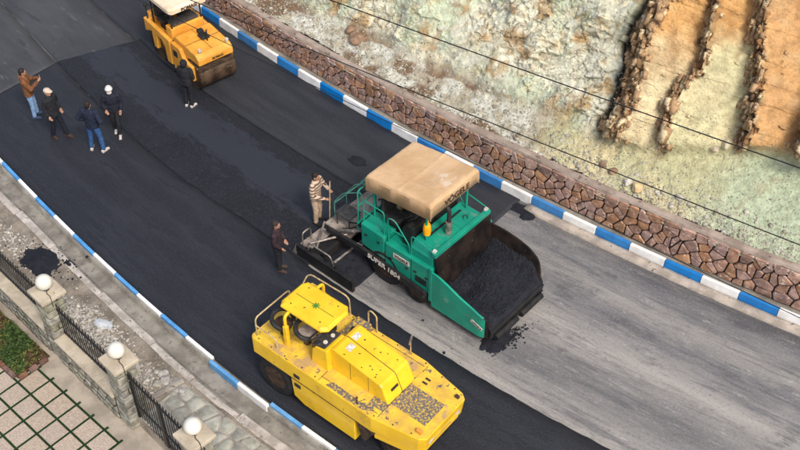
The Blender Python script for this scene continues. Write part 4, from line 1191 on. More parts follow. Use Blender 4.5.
# fittings: latches, hinges, vents, hoses, bolts
for x, z in ((-.62, 1.3), (-.2, 1.3), (.2, 1.02), (.72, 1.02), (1.0, 1.1), (1.36, 1.1)): MB().bx(x - .045, x + .045, -1.155, -1.128, z - .02, z + .02).build('latch', BS, PV, None, .006)
for k_ in range(6): MB().bx(1.0, 1.36, -1.142, -1.128, .80 + k_ * .035, .815 + k_ * .035).build('vent_slot', BS, PV)
for x in (-.74, -.08, .06, .8, .94, 1.44):
    for z in (.92, 1.36): MB().lathe([(0, 0), (.016, 0), (.012, .012), (0, .013)], (x, -1.13, z), 'y', 8).build('bolt', BS, PV)
for k_, (p_, q_, r_2) in enumerate([((1.46, -.6, 1.3), (1.62, -1.0, .8), (1.9, -1.0, .55)), ((1.46, -.7, 1.3), (1.66, -1.06, .75), (1.95, -1.02, .52)), ((-.9, -.8, 1.25), (-1.3, -.95, .95), (-1.7, -.9, .64)), ((-.9, -.6, 1.25), (-1.35, -.7, .9), (-1.75, -.6, .64)), ((-.9, .5, 1.25), (-1.35, .6, .9), (-1.75, .55, .64))]):
    MB().tube(fillet([p_, q_, r_2], .25, 6), .02, 7).build('hose', M['dark_rubber'], PV, 60)
MB().cyl((-1.15, -1.02, 1.0), (-1.75, -1.0, .62), .05, n=10).cyl((-.9, -1.03, 1.16), (-1.2, -1.02, .97), .03, n=10).build('lift_cylinder', M['steel'], PV, 40)
# platform
MB().bx(-.98, .78, -1.06, 1.06, 1.32, 1.385).build('platform', M['black_steel'], PV, None, .01)
MB().bx(-1.02, -.96, -1.05, 1.05, 1.2, 1.42).build('platform_edge', GR, PV, None, .01)
for y_ in (-.55, .55):
    sx = -.15
    st = MB().bx(sx - .24, sx + .24, y_ - .23, y_ + .23, 1.74, 1.86).build('seat', M['seat_black'], PV, None, .04)
    MB().bx(sx - .3, sx - .2, y_ - .23, y_ + .23, 1.84, 2.35).build('backrest', M['seat_black'], st, None, .04)
    MB().bx(sx - .14, sx + .14, y_ - .14, y_ + .14, 1.385, 1.74).build('pedestal', BS, st)
con = MB().prism([(.32, 1.385), (.32, 1.95), (.5, 2.12), (.68, 2.1), (.68, 1.385)], 'y', -.85, .85).build('console', BS, PV, None, .02)
MB().box((.40, 0, 2.06), (.28, 1.2, .02), (0, R(-43), 0)).build('control_panel', M['panel_dark'], con)
MB().tube([(.30 + .16 * math.cos(R(-43)) * math.cos(t), -.5 + .17 * math.sin(t), 2.12 - .16 * math.sin(R(-43)) * math.cos(t) * 1) for t in np.linspace(0, 2 * math.pi, 22)[:-1]], .016, 6, closed=True).cyl((.3, -.5, 2.12), (.42, -.5, 2.0), .02).build('steering_wheel', M['seat_black'], con, 60)
MB().cyl((-.55, .1, 1.4), (-.55, .1, 2.55), .10, n=16).cyl((-.55, .1, 2.55), (-.55, .1, 2.62), .12, n=16).build('air_filter', M['tarp'], PV, 40)
# engine hood in front of the platform
MB().prism([(-1.02, 1.4), (-1.02, 1.70), (-.86, 1.90), (.86, 1.90), (1.02, 1.70), (1.02, 1.4)], 'x', .74, 1.46).build('engine_hood', GR, PV, None, .03)
MB().bx(1.0, 1.42, .12, .75, 1.9, 1.915).build('hatch', GR, PV, None, .006)
MB().bx(.95, 1.0, -.6, .6, 1.905, 1.925).build('hood_grille', BS, PV)
MB().tube(fillet([(1.24, .38, 1.91), (1.18, .45, 1.98), (1.26, .52, 1.98), (1.3, .46, 1.91)], .03), .012, 6).build('hood_handle', BS, PV, 60)
MB().bx(1.44, 1.56, -1.06, 1.06, 1.84, 1.965).build('cross_beam', GR, PV, None, .012)
MB().prism([(1.50, 1.845), (1.56, 1.845), (1.74, .62), (1.66, .62)], 'y', -1.04, 1.04).build('hopper_back', M['hopper_inner'], PV, None, .005)
for y_ in (-.98, .98): MB().cyl((1.44, y_, 1.98), (1.5, y_, 1.98), .06, n=14).build('work_lamp', M['letter_white'], PV, 40)
# exhaust stack
ex = MB().cyl((1.26, -.22, 1.9), (1.26, -.22, 2.30), .085, n=16).build('exhaust_stack', M['steel'], PV, 40)
MB().tube(fillet([(1.26, -.22, 2.28), (1.26, -.22, 2.60), (1.22, -.22, 2.70), (1.12, -.22, 2.72)], .08), .055, 12).build('exhaust_tip', M['seat_black'], ex, 50)
# canopy: tarpaulin over a frame, with a hanging skirt
x0, x1, yh = -.80, 1.22, .87
NX, NY = 48, 42
def ztop(x): return 3.0 + .24 * (x - x0) / (x1 - x0)
V = []; rows = []
xs = np.concatenate([[x0 - .03, x0 - .025], np.linspace(x0, x1, NX), [x1 + .025, x1 + .03]])
ysv = np.concatenate([[-yh - .03, -yh - .025], np.linspace(-yh, yh, NY), [yh + .025, yh + .03]])
for i, x in enumerate(xs):
    for j, y_ in enumerate(ysv):
        xc = min(max(x, x0), x1); yc = min(max(y_, -yh), yh)
        ex_ = min(abs(xc - x0), abs(xc - x1)); ey = min(abs(yc + yh), abs(yc - yh))
        z = ztop(xc) - .025 * math.exp(-ey / .025) - .025 * math.exp(-ex_ / .025) - .035 * math.exp(-((xc - .2) / .5) ** 2) * (.4 + .6 * math.cos(yc * 3.4)) + .035 * (float(fbm(np.array(xc * 2.4), np.array(yc * 2.4), 140)) - .5) + .014 * max(math.exp(-((abs(yc) - .42) / .03) ** 2), math.exp(-((xc - .2) / .03) ** 2))
        lvl = 0
        if i in (0, len(xs) - 1) or j in (0, len(ysv) - 1): lvl = 2
        elif i in (1, len(xs) - 2) or j in (1, len(ysv) - 2): lvl = 1
        sk = .44 if (j < 2 or j > len(ysv) - 3) else .38
        w_ = .045 * math.sin(xc * 8 + yc * 3 + 1.2 * math.sin(xc * 3)) * (1 if j < 2 or j > len(ysv) - 3 else .3) + .03 * (float(fbm(np.array(xc * 5), np.array(yc * 5), 141)) - .5)
        if lvl == 1: z -= .05
        if lvl == 2: z -= sk + w_
        bul = w_ * .7 if lvl == 2 else 0
        V.append((x + (bul if i == 0 else -bul if i == len(xs) - 1 else 0), y_ + (bul if j == 0 else -bul if j == len(ysv) - 1 else 0), z))
me = mesh_np('canopy', V, grid_faces(len(xs), len(ysv))[:, ::-1])
can = link_mesh('canopy', me, M['tarp'], PV, None, 24)
if np.mean([p.normal.z for p in me.polygons]) < 0: me.flip_normals()
so = can.modifiers.new('thickness', 'SOLIDIFY'); so.thickness = .02
lettering('lettering', 'VÖGELE', .25, M['letter_dark'], PV, (x1 + .045, .05, 2.985), (R(90), 0, R(90)), .004, .002)
for x in (-.66, 1.02):
    for y_ in (-.76, .76): MB().cyl((x, y_, 1.38 if x < .7 else 1.9), (x, y_, 2.95), .03, n=10).build('canopy_post', GR, PV, 40)
MB().tube([(x0 + .1, -.8, 2.9), (x1 - .1, -.8, 3.12), (x1 - .1, .8, 3.12), (x0 + .1, .8, 2.9)], .02, 8, closed=True).build('canopy_frame', GR, PV, 40)
# yellow bag-like lamp hanging at the canopy corner
MB().lathe([(.03, -.3), (.09, -.27), (.105, -.1), (.08, .05), (.04, .1), (.03, .2)], (1.0, -.72, 2.35), 'z', 14).build('beacon', M['paint_orange'], PV, 40)
# side rails of the platform
def rail(pts, r=.018, m=None, name='handrail', rad=.1, n=8): return MB().tube(fillet(pts, rad), r, n).build(name, m or GR, PV, 60)
for s_ in (-1, 1):
    yr = s_ * 1.03
    rail([(-.78, yr, 1.6), (-.78, yr, 2.3), (-.10, yr, 2.3), (-.10, yr, 1.57)])
    rail([(-.78, yr, 1.95), (-.10, yr, 1.95)])
    rail([(.05, yr, 1.44), (.02, yr, 2.22), (.25, yr, 2.25), (.72, yr, 1.72), (.74, yr, 1.44)])
    rail([(.12, yr, 1.9), (.52, yr, 1.9)])
    rail([(.78, yr, 1.44), (.78, yr, 2.1), (1.42, yr, 2.0), (1.45, yr, 1.95)])
rail([(-1.0, -1.0, 1.42), (-1.0, -1.0, 2.45), (-1.0, -.35, 2.45), (-1.0, -.35, 1.42)])
rail([(-1.0, 1.0, 1.42), (-1.0, 1.0, 2.45), (-1.0, .35, 2.45), (-1.0, .35, 1.42)])
rail([(-1.0, -1.0, 1.95), (-1.0, -.35, 1.95)])
rail([(-1.0, 1.0, 1.95), (-1.0, .35, 1.95)])
# rear ladders and screed rails, pale green
PG = M['paver_green_pale']
for k, y_ in enumerate((-.75, -.3, .2, .7)):
    rail([(-1.02, y_, 1.35), (-1.12, y_, 2.15), (-1.75, y_, 1.75), (-2.1, y_, 1.25), (-2.1, y_, .7)], .015, PG)
rail([(-1.6, -.75, 1.85), (-1.6, .7, 1.85)], .014, PG); rail([(-2.1, -.75, 1.2), (-2.1, .7, 1.2)], .014, PG)
for k in range(4): MB().bx(-1.42 + k * .1, -1.2 + k * .1, -.25, .25, .75 + k * .16, .77 + k * .16).build('step', M['deck_tan'], PV, None, .004)
# screed
sc = MB().bx(-2.3, -1.62, -1.86, 1.62, .09, .40).build('screed', BS, PV, None, .02)
MB().bx(-2.22, -1.34, -1.02, 1.05, .56, .62).build('walkway', M['deck_tan'], PV, None, .008)
MB().bx(-2.3, -1.95, -1.86, -1.05, .40, .44).build('walkway', M['deck_tan'], PV, None, .008)
MB().bx(-2.48, -2.3, -1.86, 1.62, .12, .16).build('screed_step', M['deck_tan'], PV, None, .006)
for y_ in (-.95, .95): MB().bx(-2.0, -1.5, y_ - .05, y_ + .05, .4, .56).build('screed_bracket', BS, PV)
MB().bx(-1.98, -1.48, -.86, -.42, 1.0, 1.05).bx(-1.96, -1.93, -.84, -.81, .62, 1.0).bx(-1.53, -1.5, -.84, -.81, .62, 1.0).bx(-1.96, -1.93, -.46, -.43, .62, 1.0).bx(-1.53, -1.5, -.46, -.43, .62, 1.0).build('screed_console', M['panel_dark'], PV, None, .006)
MB().bx(-1.62, -1.5, -1.8, 1.55, .14, .5).build('mouldboard', BS, PV)
MB().cyl((-1.25, -1.7, .28), (-1.25, 1.5, .28), .05, n=10).build('auger_shaft', M['steel'], PV, 40)
eg = MB().bx(-2.36, -.35, -1.97, -1.87, .03, .42).bx(-2.1, -.6, -1.99, -1.85, .40, .45).build('end_gate', BS, PV, None, .012)
MB().prism([(-2.5, .08), (-2.36, .42), (-2.3, .08)], 'y', -1.97, -1.88).build('end_gate_nose', M['deck_tan'], eg)
MB().bx(-2.36, -.35, 1.62, 1.70, .03, .42).build('end_gate', BS, PV, None, .012)
ST = M['steel']
MB().tube([(-1.45, -.98, .66), (-2.0, -1.78, .56)], .035, 10).tube([(-2.25, -1.0, .62), (-1.75, -1.8, .56)], .028, 10).build('support_strut', ST, PV, 50)
rail([(-1.95, -1.9, .44), (-1.95, -1.9, .72), (-1.15, -1.9, .74), (-1.05, -1.9, .44)], .02, ST, 'grab_rail')
rail([(-2.2, -1.55, .44), (-2.2, -1.55, .85), (-2.2, -1.85, .85), (-2.2, -1.85, .44)], .02, ST, 'grab_rail')
rail([(-1.75, -1.2, .62), (-.75, -1.16, .86)], .028, ST, 'grab_rail')
for x in (-1.85, -1.3, -.95): MB().cyl((x, -1.92, .44), (x, -1.92, .6), .03, n=10).build('adjuster_knob', BS, PV, 40)
# hopper wings: outer plate, lip and sloping inside, seen open
def ztw(x, s_=-1): return float(np.interp(x, [1.56, 1.75, 2.0, 2.42, 2.76, 3.01, 3.12, 3.2, 3.28], [1.42, 1.40, 1.32, 1.15, 1.06, .97, .91, .82, .56] if s_ < 0 else [1.46, 1.48, 1.49, 1.45, 1.36, 1.20, 1.08, .90, .50]))
for s_ in (-1, 1):
    xs_ = np.concatenate([np.linspace(1.54, 2.9, 14), [2.97, 3.04, 3.1, 3.15, 3.19, 3.22, 3.25, 3.28]])
    v = []
    for x in xs_:
        zt = ztw(x, s_); yo = s_ * 1.15; yo2 = yo - (s_ * .16 * max(0, (x - 2.95) / .33) ** 2)
        v += [(x, yo2, .26), (x, yo2, zt), (x, yo2 - s_ * .05, zt + .004), (x, yo2 - s_ * .09, max(zt - .14, .5)), (x, s_ * .78, .46), (x, s_ * .78, .38)]
    k = 6; n_ = len(xs_)
    fs = [(i * k + j, i * k + k + j, i * k + k + (j + 1) % k, i * k + (j + 1) % k) for i in range(n_ - 1) for j in range(k)] + [tuple(range(k)), tuple((n_ - 1) * k + j for j in range(k - 1, -1, -1))]
    mb = MB(); mb.add(v, fs)
    me = mb.mesh('hopper_wing'); bm = bmesh.new(); bm.from_mesh(me); bmesh.ops.recalc_face_normals(bm, faces=bm.faces)
    for f in bm.faces:
        c = f.calc_center_median(); f.material_index = 1 if (abs(c.y) < 1.085 or (s_ > 0 and abs(c.y) < 1.14)) else 0
    bm.to_mesh(me); bm.free()
    wg = link_mesh('hopper_wing', me, [GR, M['hopper_inner']], PV, None, 35)
    MB().box((1.50, s_ * 1.14, .98), (.09, .06, 1.1)).build('hinge_post', GR, PV, None, .01)
MB().box((2.95, -1.153, .62), (.36, .012, .10), (0, R(19), 0)).build('badge', M['letter_white'], PV)
lettering('lettering', 'VÖGELE', .085, M['letter_dark'], PV, (2.95, -1.163, .62), (R(90), R(19), 0), .002, .001)
MB().lathe([(.0, -.004), (.075, -.004), (.075, .004), (.0, .004)], (2.0, -1.156, .80), 'y', 20).build('emblem', PG, PV)
MB().bx(1.66, 3.26, -.80, .80, .40, .45).build('hopper_floor', M['hopper_inner'], PV)
fp = MB().box((3.30, 0, .42), (.04, 2.1, .26), (0, R(10), 0)).build('front_flap', M['dark_rubber'], PV, None, .01)
for y_ in (-.5, .5): MB().cyl((3.36, y_ - .42, .28), (3.36, y_ + .42, .28), .09, n=16).build('push_roller', BS, PV, 40)
# asphalt in the hopper (a load of loose material), heap at the auger, crumbs on the road
pm = PV.matrix_basis.copy() if False else Matrix.Translation(PV.location) @ Matrix.Rotation(R(-41.5), 4, 'Z')
def local_heap(name, fx, fy, zf, m, label, n=(60, 60)):
    xs_ = np.linspace(*fx, n[0]); ys_ = np.linspace(*fy, n[1]); X, Y = np.meshgrid(xs_, ys_, indexing='ij'); Z = zf(X, Y)
    V = np.stack([X, Y, Z], -1).reshape(-1, 3); mm = np.array(pm); V = V @ mm[:3, :3].T + mm[:3, 3]
    return tag(link_mesh(name, mesh_np(name, V, grid_faces(*n)), m), label, kind='stuff')
def zl(X, Y):
    edge = np.interp(np.abs(Y), [0, .6, .85, 1.06], [0, .04, .16, .42])
    z = .62 + edge + .52 * np.exp(-((X - 2.35) / .62) ** 2 - ((Y - .3) / .66) ** 2) + .12 * np.exp(-((X - 1.8) / .3) ** 2) + .06 * (fbm(X * 3, Y * 3, 150) - .5) + .05 * (fbm(X * 22, Y * 22, 151) - .5) + .03 * (fbm(X * 45, Y * 45, 152) - .5)
    z = z - .12 * np.exp(-((X - 2.15) / .2) ** 2 - ((Y + .5) / .25) ** 2)
    lim = np.where(Y > 0, np.interp(X, [1.56, 1.75, 2.2, 2.7, 3.05, 3.22, 3.3], [1.42, 1.42, 1.36, 1.2, .96, .72, .58]), np.interp(X, [1.56, 1.75, 2.2, 2.7, 3.05, 3.22, 3.3], [1.40, 1.38, 1.2, .98, .80, .68, .58]))
    return np.where(X > 3.3, .32, np.minimum(z, lim))
local_heap('asphalt_load', (1.66, 3.34), (-1.06, 1.06), zl, M['asphalt_loose'], 'black asphalt mix filling the open paver hopper', (170, 210))
local_heap('asphalt_heap', (-1.55, -.42), (-1.86, 1.7), lambda X, Y: .02 + .33 * np.clip(1 - ((X + 1.2) / .78) ** 2, 0, 1) ** .8 * np.interp(Y, [-1.86, -1.7, 1.5, 1.7], [.6, 1, 1, .3]) + .09 * (fbm(X * 5, Y * 5, 160) - .5) - .05, M['asphalt_loose'], 'heap of black asphalt spread in front of the paver screed', (60, 110))
gx = rng.uniform(1.72, 3.22, 2600); gy = rng.uniform(-1.0, 1.0, 2600); gz = zl(gx, gy)
gp = (np.stack([gx, gy, gz, np.ones(2600)], -1) @ np.array(pm).T)[:, :3]
scatter('asphalt_lumps', gp, rng.uniform(.008, .026, 2600), M['asphalt_loose'], 'coarse black asphalt lumps on the hopper load', .8)
def road_pts(n, lx, ly, sx, sy):
    q = rng.normal(0, 1, (n, 2)); P = np.stack([lx + q[:, 0] * sx, ly + q[:, 1] * sy, np.full(n, .01), np.ones(n)], -1)
    return (P @ np.array(pm).T)[:, :3]
scatter('asphalt_crumbs', np.vstack([road_pts(200, 3.5, -.6, .07, .30), road_pts(40, 3.6, -.3, .14, .4), road_pts(16, 2.9, -1.9, .6, .4)]), rng.uniform(.008, .035, 256), M['asphalt_loose'], 'black asphalt crumbs dropped on the road before the hopper')
def flatz(A, B): return np.zeros_like(A) + .005
heap('asphalt_spill', -8.95, 14.30, .30, .50, .06, M['asphalt_loose'], 'small black asphalt spill in front of the hopper lip', 62, 30, flatz)
for k, (a_, b_, ra_, h_) in enumerate([(-11.25, 18.45, .35, .10), (-10.9, 18.35, .22, .07)]):
    heap('asphalt_spill', a_, b_, ra_, .2, h_, M['asphalt_loose'], ['dark asphalt lumps at the lane end beside the kerb', 'small dark asphalt lump lying by the pale gutter'][k], 70 + k, 26, flatz)
heap('asphalt_spill', -15.9, 17.05, .3, .2, .05, M['asphalt_loose'], 'small patch of crumbled asphalt on the far lane', 75, 24, lambda A, B: np.zeros_like(A) + .05)

# ------------------------------------------------------------------ yellow pneumatic tyred roller
YR = empty('tyred_roller', (-2.264, 15.831, .05), R(-39))
tag(YR, 'yellow pneumatic tyred roller with worn deck and small flat canopy', 'road roller')
YE, YD, YW, RL = M['roller_yellow'], M['roller_deck'], M['roller_worn'], M['roller_rail']
DZ = 1.56
plan = [(-.62, -.90), (-.56, -.96), (2.9, -.96), (4.02, -.76), (4.15, -.66), (4.15, .66), (4.02, .76), (2.9, .96), (-.56, .96), (-.62, .90)]
bp = MB(); k = len(plan)
lowp = [(x if x < 3.9 else x - .06, y_ * (1 if x < 3.9 else .97)) for x, y_ in plan]
vs = [(x, y_, 1.06) for x, y_ in lowp] + [(x, y_, DZ) for x, y_ in plan]
bp.add(vs, [tuple(range(k - 1, -1, -1)), tuple(range(k, 2 * k))] + [(i, (i + 1) % k, k + (i + 1) % k, k + i) for i in range(k)])
body = bp.build('body', YE, YR, None, .018)
MB().prism([(x * .995 + .005, y_ * .985) for x, y_ in plan], 'z', DZ + .002, DZ + .012).build('deck_plate', YD, body)
for s_ in (-1, 1):
    ya, yb = sorted((s_ * .72, s_ * .95))
    MB().prism([(.62, .42), (.56, 1.055), (2.42, 1.055), (2.42, .30), (.92, .30)], 'y', ya, yb).build('side_tank', YE, YR, None, .015)
    MB().prism([(2.50, 1.055), (2.62, .55), (2.72, .55), (3.0, 1.055)], 'y', ya, yb - .02 if s_ > 0 else yb).build('front_bracket', M['rim_brown'], YR)
    for z in (1.22, 1.22 - .33): MB().bx(.68, .86, s_ * .962 - .012, s_ * .962 + .004, z - .055, z + .055).build('step_hole', M['seat_black'], YR, None, .01)
    MB().bx(-.2, 3.0, s_ * .965 - .006, s_ * .965 + .006, 1.062, 1.074).build('side_seam', M['rim_brown'], YR)
MB().bx(.5, 2.45, -.7, .7, .30, .97).bx(2.4, 4.0, -.55, .55, .7, .97).bx(-.5, .5, -.45, .45, .7, 1.05).build('ballast_frame', BS, YR)
for y_ in (-.78, -.30, .30, .78): tyre_wheel(YR, (0, y_, .53), .53, .32, M['rim_brown'], 26)
for y_ in (-.54, 0, .54): tyre_wheel(YR, (3.35, y_, .50), .50, .32, M['rim_brown'], 26)
npl = [(2.95, -.925), (3.9, -.74), (4.02, -.64), (4.02, .64), (3.9, .74), (2.95, .925)]
MB().prism(npl, 'z', .84, 1.058).build('nose', YE, YR, None, .02)
# front deck: worn anti-slip panels
zp = DZ + .013
MB().bx(3.02, 3.92, -.42, .26, zp, zp + .008).build('tread_panel', YW, YR)
MB().bx(2.62, 3.0, -.70, -.20, zp, zp + .007).build('tread_panel', YW, YR)
MB().prism([(1.6, -.92), (1.7, -.76), (2.5, -.80), (2.72, -.66), (2.86, -.80), (2.62, -.93)], 'z', zp, zp + .006).build('worn_strip', YW, YR)
MB().bx(3.0, 3.5, .30, .66, zp, zp + .012).build('hatch_lid', YD, YR, None, .004)
MB().bx(3.18, 3.3, .42, .46, zp + .012, zp + .03).bx(3.18, 3.3, .54, .58, zp + .012, zp + .03).build('hatch_handle', M['seat_black'], YR)
for p_ in ([(-.5, -.80), (2.95, -.80)], [(-.5, .80), (2.95, .80)], [(3.01, -.86), (3.01, .86)], [(1.40, -.93), (1.40, -.5)], [(1.40, .42), (1.40, .93)]):
    MB().tube([(q[0], q[1], zp + .002) for q in p_], .006, 5).build('deck_seam', M['rim_brown'], YR)
r_ = random.Random(9)
for x in np.arange(-.4, 4.0, .42):
    for s_ in (-1, 1):
        yy = s_ * (.90 if x < 2.9 else .90 - (x - 2.9) * .18)
        MB().lathe([(0, 0), (.018, 0), (.013, .014), (0, .015)], (x + r_.uniform(-.05, .05), yy, zp), 'z', 8).build('bolt', M['rim_brown'], YR)
# engine hood
hood = MB()
hp = [(1.40, DZ), (1.40, 2.22), (1.50, 2.25), (2.76, 2.06), (2.82, 2.02), (3.00, DZ)]
hood.prism(hp, 'y', -.49, .41); ho = hood.build('hood', YE, YR, None, .03)
MB().tube([(1.45, -.02, 2.24), (1.50, -.02, 2.254), (2.76, -.02, 2.064), (2.82, -.02, 2.024), (3.0, -.02, DZ + .02)], .008, 5).build('hood_seam', M['rim_brown'], ho)
for x in (1.95, 2.45): MB().tube([(x, -.491, DZ + .05), (x, -.491, 2.25 - (x - 1.5) * .151 - .03)], .005, 5).build('hood_seam', M['rim_brown'], ho)
MB().box((2.915, -.18, 1.81), (.015, .22, .06), (0, R(-21), 0)).build('hood_latch', M['seat_black'], ho)
for x in (1.62, 1.72): MB().box((x, .12 if x < 1.7 else -.2, 2.232), (.14, .2, .006), (0, R(8.6), 0)).build('sticker', M['letter_white'], ho)
r_ = random.Random(5)
dm = MB()
for _ in range(16):
    x = r_.uniform(1.6, 2.65); y_ = r_.uniform(-.42, .36); zz = 2.25 - (x - 1.5) * .151
    dm.box((x, y_, zz + .001), (r_.uniform(.02, .045), r_.uniform(.02, .035), .006), (0, R(8.6), r_.uniform(0, 3)))
dm.build('dirt_specks', M['rim_brown'], ho)['kind'] = 'stuff'
# operator place
MB().bx(-.45, 1.38, -.88, .88, DZ + .012, DZ + .02).build('floor_plate', YD, YR)
con = MB().prism([(.92, DZ), (.98, 2.02), (1.08, 2.16), (1.40, 2.22), (1.42, DZ)], 'y', -.62, -.02).build('console', YE, YR, None, .02)
MB().box((1.14, -.32, 2.195), (.40, .54, .02), (0, R(-17), 0)).build('control_panel', M['panel_dark'], con)
for q in ((1.05, -.5), (1.05, -.14), (1.22, -.2), (1.22, -.44)): MB().lathe([(0, 0), (.05, 0), (.05, .02), (0, .02)], (q[0], q[1], 2.19 + (q[0] - 1.05) * .3), 'z', 12).build('gauge', M['letter_white'] if q[0] > 1.1 else M['seat_black'], con)
MB().bx(1.0, 1.40, .04, .88, DZ, DZ + .22).build('tool_box', YW, YR, None, .02)
MB().lathe([(0, 0), (.07, 0), (.07, .05), (.0, .06)], (1.2, .5, DZ + .22), 'z', 14).build('filler_cap', M['seat_black'], YR, 40)
for (sx, sy, cm) in ((.52, -.30, M['cushion_grey']), (-.08, -.42, M['rim_brown'])):
    st = MB().lathe([(.0, 0), (.20, 0), (.225, .05), (.20, .10), (0, .11)], (sx, sy, 1.84), 'z', 20).build('seat', cm, YR, 50)
    MB().tube([(sx + .24 * math.cos(t), sy + .24 * math.sin(t), 1.96 + .16 * math.sin(t * .5 + .3)) for t in np.linspace(R(30), R(330), 26)], .055, 10).build('backrest', M['seat_black'], st, 60)
    MB().cyl((sx, sy, DZ), (sx, sy, 1.85), .09, n=12).build('pedestal', M['rim_brown'], st)
MB().tube([(.86 + .13 * math.cos(t), -.32 + .19 * math.sin(t), 2.12 + .12 * math.cos(t)) for t in np.linspace(0, 2 * math.pi, 24)[:-1]], .018, 6, closed=True).cyl((.86, -.32, 2.12), (1.0, -.32, 2.0), .022).build('steering_wheel', M['seat_black'], YR, 60)
MB().bx(.62, .78, .1, .4, DZ, 1.95).build('lever_box', M['seat_black'], YR, None, .02)
for y_ in (.15, .25, .35): MB().cyl((.7, y_, 1.95), (.78, y_, 2.15), .014).build('lever', M['steel'], YR)
# canopy on two posts
cp = [(-.10, -.36), (-.02, -.50), (1.14, -.50), (1.27, -.38), (1.27, .26), (1.14, .40), (-.02, .40), (-.10, .26)]
cb = MB(); k = len(cp); cx, cy = .58, -.05
vs = [(x, y_, 2.55) for x, y_ in cp] + [(x, y_, 2.60) for x, y_ in cp] + [(cx + (x - cx) * .92, cy + (y_ - cy) * .88, 2.65) for x, y_ in cp]
cb.add(vs, [tuple(range(k - 1, -1, -1)), tuple(range(2 * k, 3 * k))] + [(i, (i + 1) % k, k + (i + 1) % k, k + i) for i in range(k)] + [(k + i, k + (i + 1) % k, 2 * k + (i + 1) % k, 2 * k + i) for i in range(k)])
cn = cb.build('canopy', YE, YR, None, .015)
MB().tube([(.04, -.05, 2.652), (1.13, -.05, 2.652)], .006, 5).build('canopy_seam', M['rim_brown'], cn)
lg = MB()
for q in range(8):
    an = q * math.pi / 4; lg.box((.62 + .055 * math.cos(an), -.05 + .055 * math.sin(an), 2.658), (.065, .024, .008), (0, 0, an))
lg.lathe([(0.0, 0), (.028, 0), (.028, .012), (0, .012)], (.62, -.05, 2.653), 'z', 12).build('emblem', M['logo_green'], cn)
for x in (.15, 1.0):
    for y_ in (-.34, .24): MB().lathe([(0, 0), (.018, 0), (.014, .014), (0, .015)], (x, y_, 2.65), 'z', 8).build('bolt', M['rim_brown'], cn)
for y_ in (-.62, .62):
    MB().bx(.16, .26, y_ - .05, y_ + .05, DZ, 2.2).tube(fillet([(.21, y_, 2.15), (.21, y_, 2.52), (.21, y_ * .55, 2.54)], .1), .04, 8).build('canopy_post', YE, YR, None, .008)
MB().bx(-.3, -.05, .45, .78, DZ, 2.1).build('rear_cabinet', YD, YR, None, .03)
def yrail(pts, name='handrail', r=.019, rad=.12): return MB().tube(fillet(pts, rad), r, 8).build(name, RL, YR, 60)
yrail([(-.5, -.85, DZ), (-.5, -.85, 2.15), (-.5, .25, 2.15), (-.5, .25, DZ)])
yrail([(-.5, -.85, 1.9), (.12, -.85, 1.9), (.12, -.85, DZ)])
yrail([(-.5, .3, DZ), (-.5, .88, 2.18), (.72, .9, 2.18), (.74, .9, DZ)], rad=.16)
yrail([(1.28, .9, DZ), (1.28, .9, 2.1), (1.36, .9, 2.18), (1.52, .9, 2.1), (1.52, .9, DZ)], 'grab_hoop', rad=.07)
ms = MB().cyl((2.5, .88, DZ), (2.5, .88, 1.95), .014).build('mirror_arm', RL, YR)
MB().box((2.5, .88, 2.06), (.04, .13, .26), (0, R(8), R(20))).build('mirror', M['steel'], ms, None, .02)
for (x, y_) in ((2.46, -.88), (.98, .9)): MB().cyl((x, y_, DZ), (x, y_, DZ + .22), .014).ball((x, y_, DZ + .23), .03, 8).build('pin', M['rim_brown'], YR, 40)
MB().bx(3.86, 4.0, -.66, -.58, DZ + .012, DZ + .10).build('marker_lamp', M['glass_lens'], YR, None, .01)
MB().bx(3.95, 4.05, .55, .62, DZ + .012, DZ + .08).build('marker_lamp', M['rim_brown'], YR, None, .01)
MB().box((4.12, 0, 1.25), (.012, .9, .10)).build('front_label', M['roller_deck'], YR)
for y_ in (-.45, .45): MB().lathe([(0, 0), (.085, 0), (.09, .03), (0, .04)], (4.09, y_, 1.28), 'x', 16).build('headlamp', M['letter_white'], YR, 40)

# ------------------------------------------------------------------ orange tandem roller
TR = empty('tandem_roller', (-5.86, 27.22, .05), R(-50))
tag(TR, 'orange tandem drum roller with cream canopy beside the painted kerb', 'road roller')
TO, DS = M['tandem_orange'], M['drum_steel']
def drum(x, r, hw):
    d = MB().lathe([(r * .86, -hw), (r, -hw), (r, hw), (r * .86, hw)], (x, 0, r), 'y', 40).build('drum', DS, TR, 40)
    for s_ in (-1, 1): MB().lathe([(0, s_ * (hw - .06)), (.12, s_ * (hw - .05)), (.14, s_ * (hw - .10)), (r * .86, s_ * (hw - .10))], (x, 0, r), 'y', 30).build('drum_disc', M['rim_brown'], d, 40)
drum(.0, .47, .64); drum(-2.0, .54, .62)
MB().bx(-1.25, -.75, -.35, .35, .35, .8).build('articulation_joint', BS, TR, None, .02)
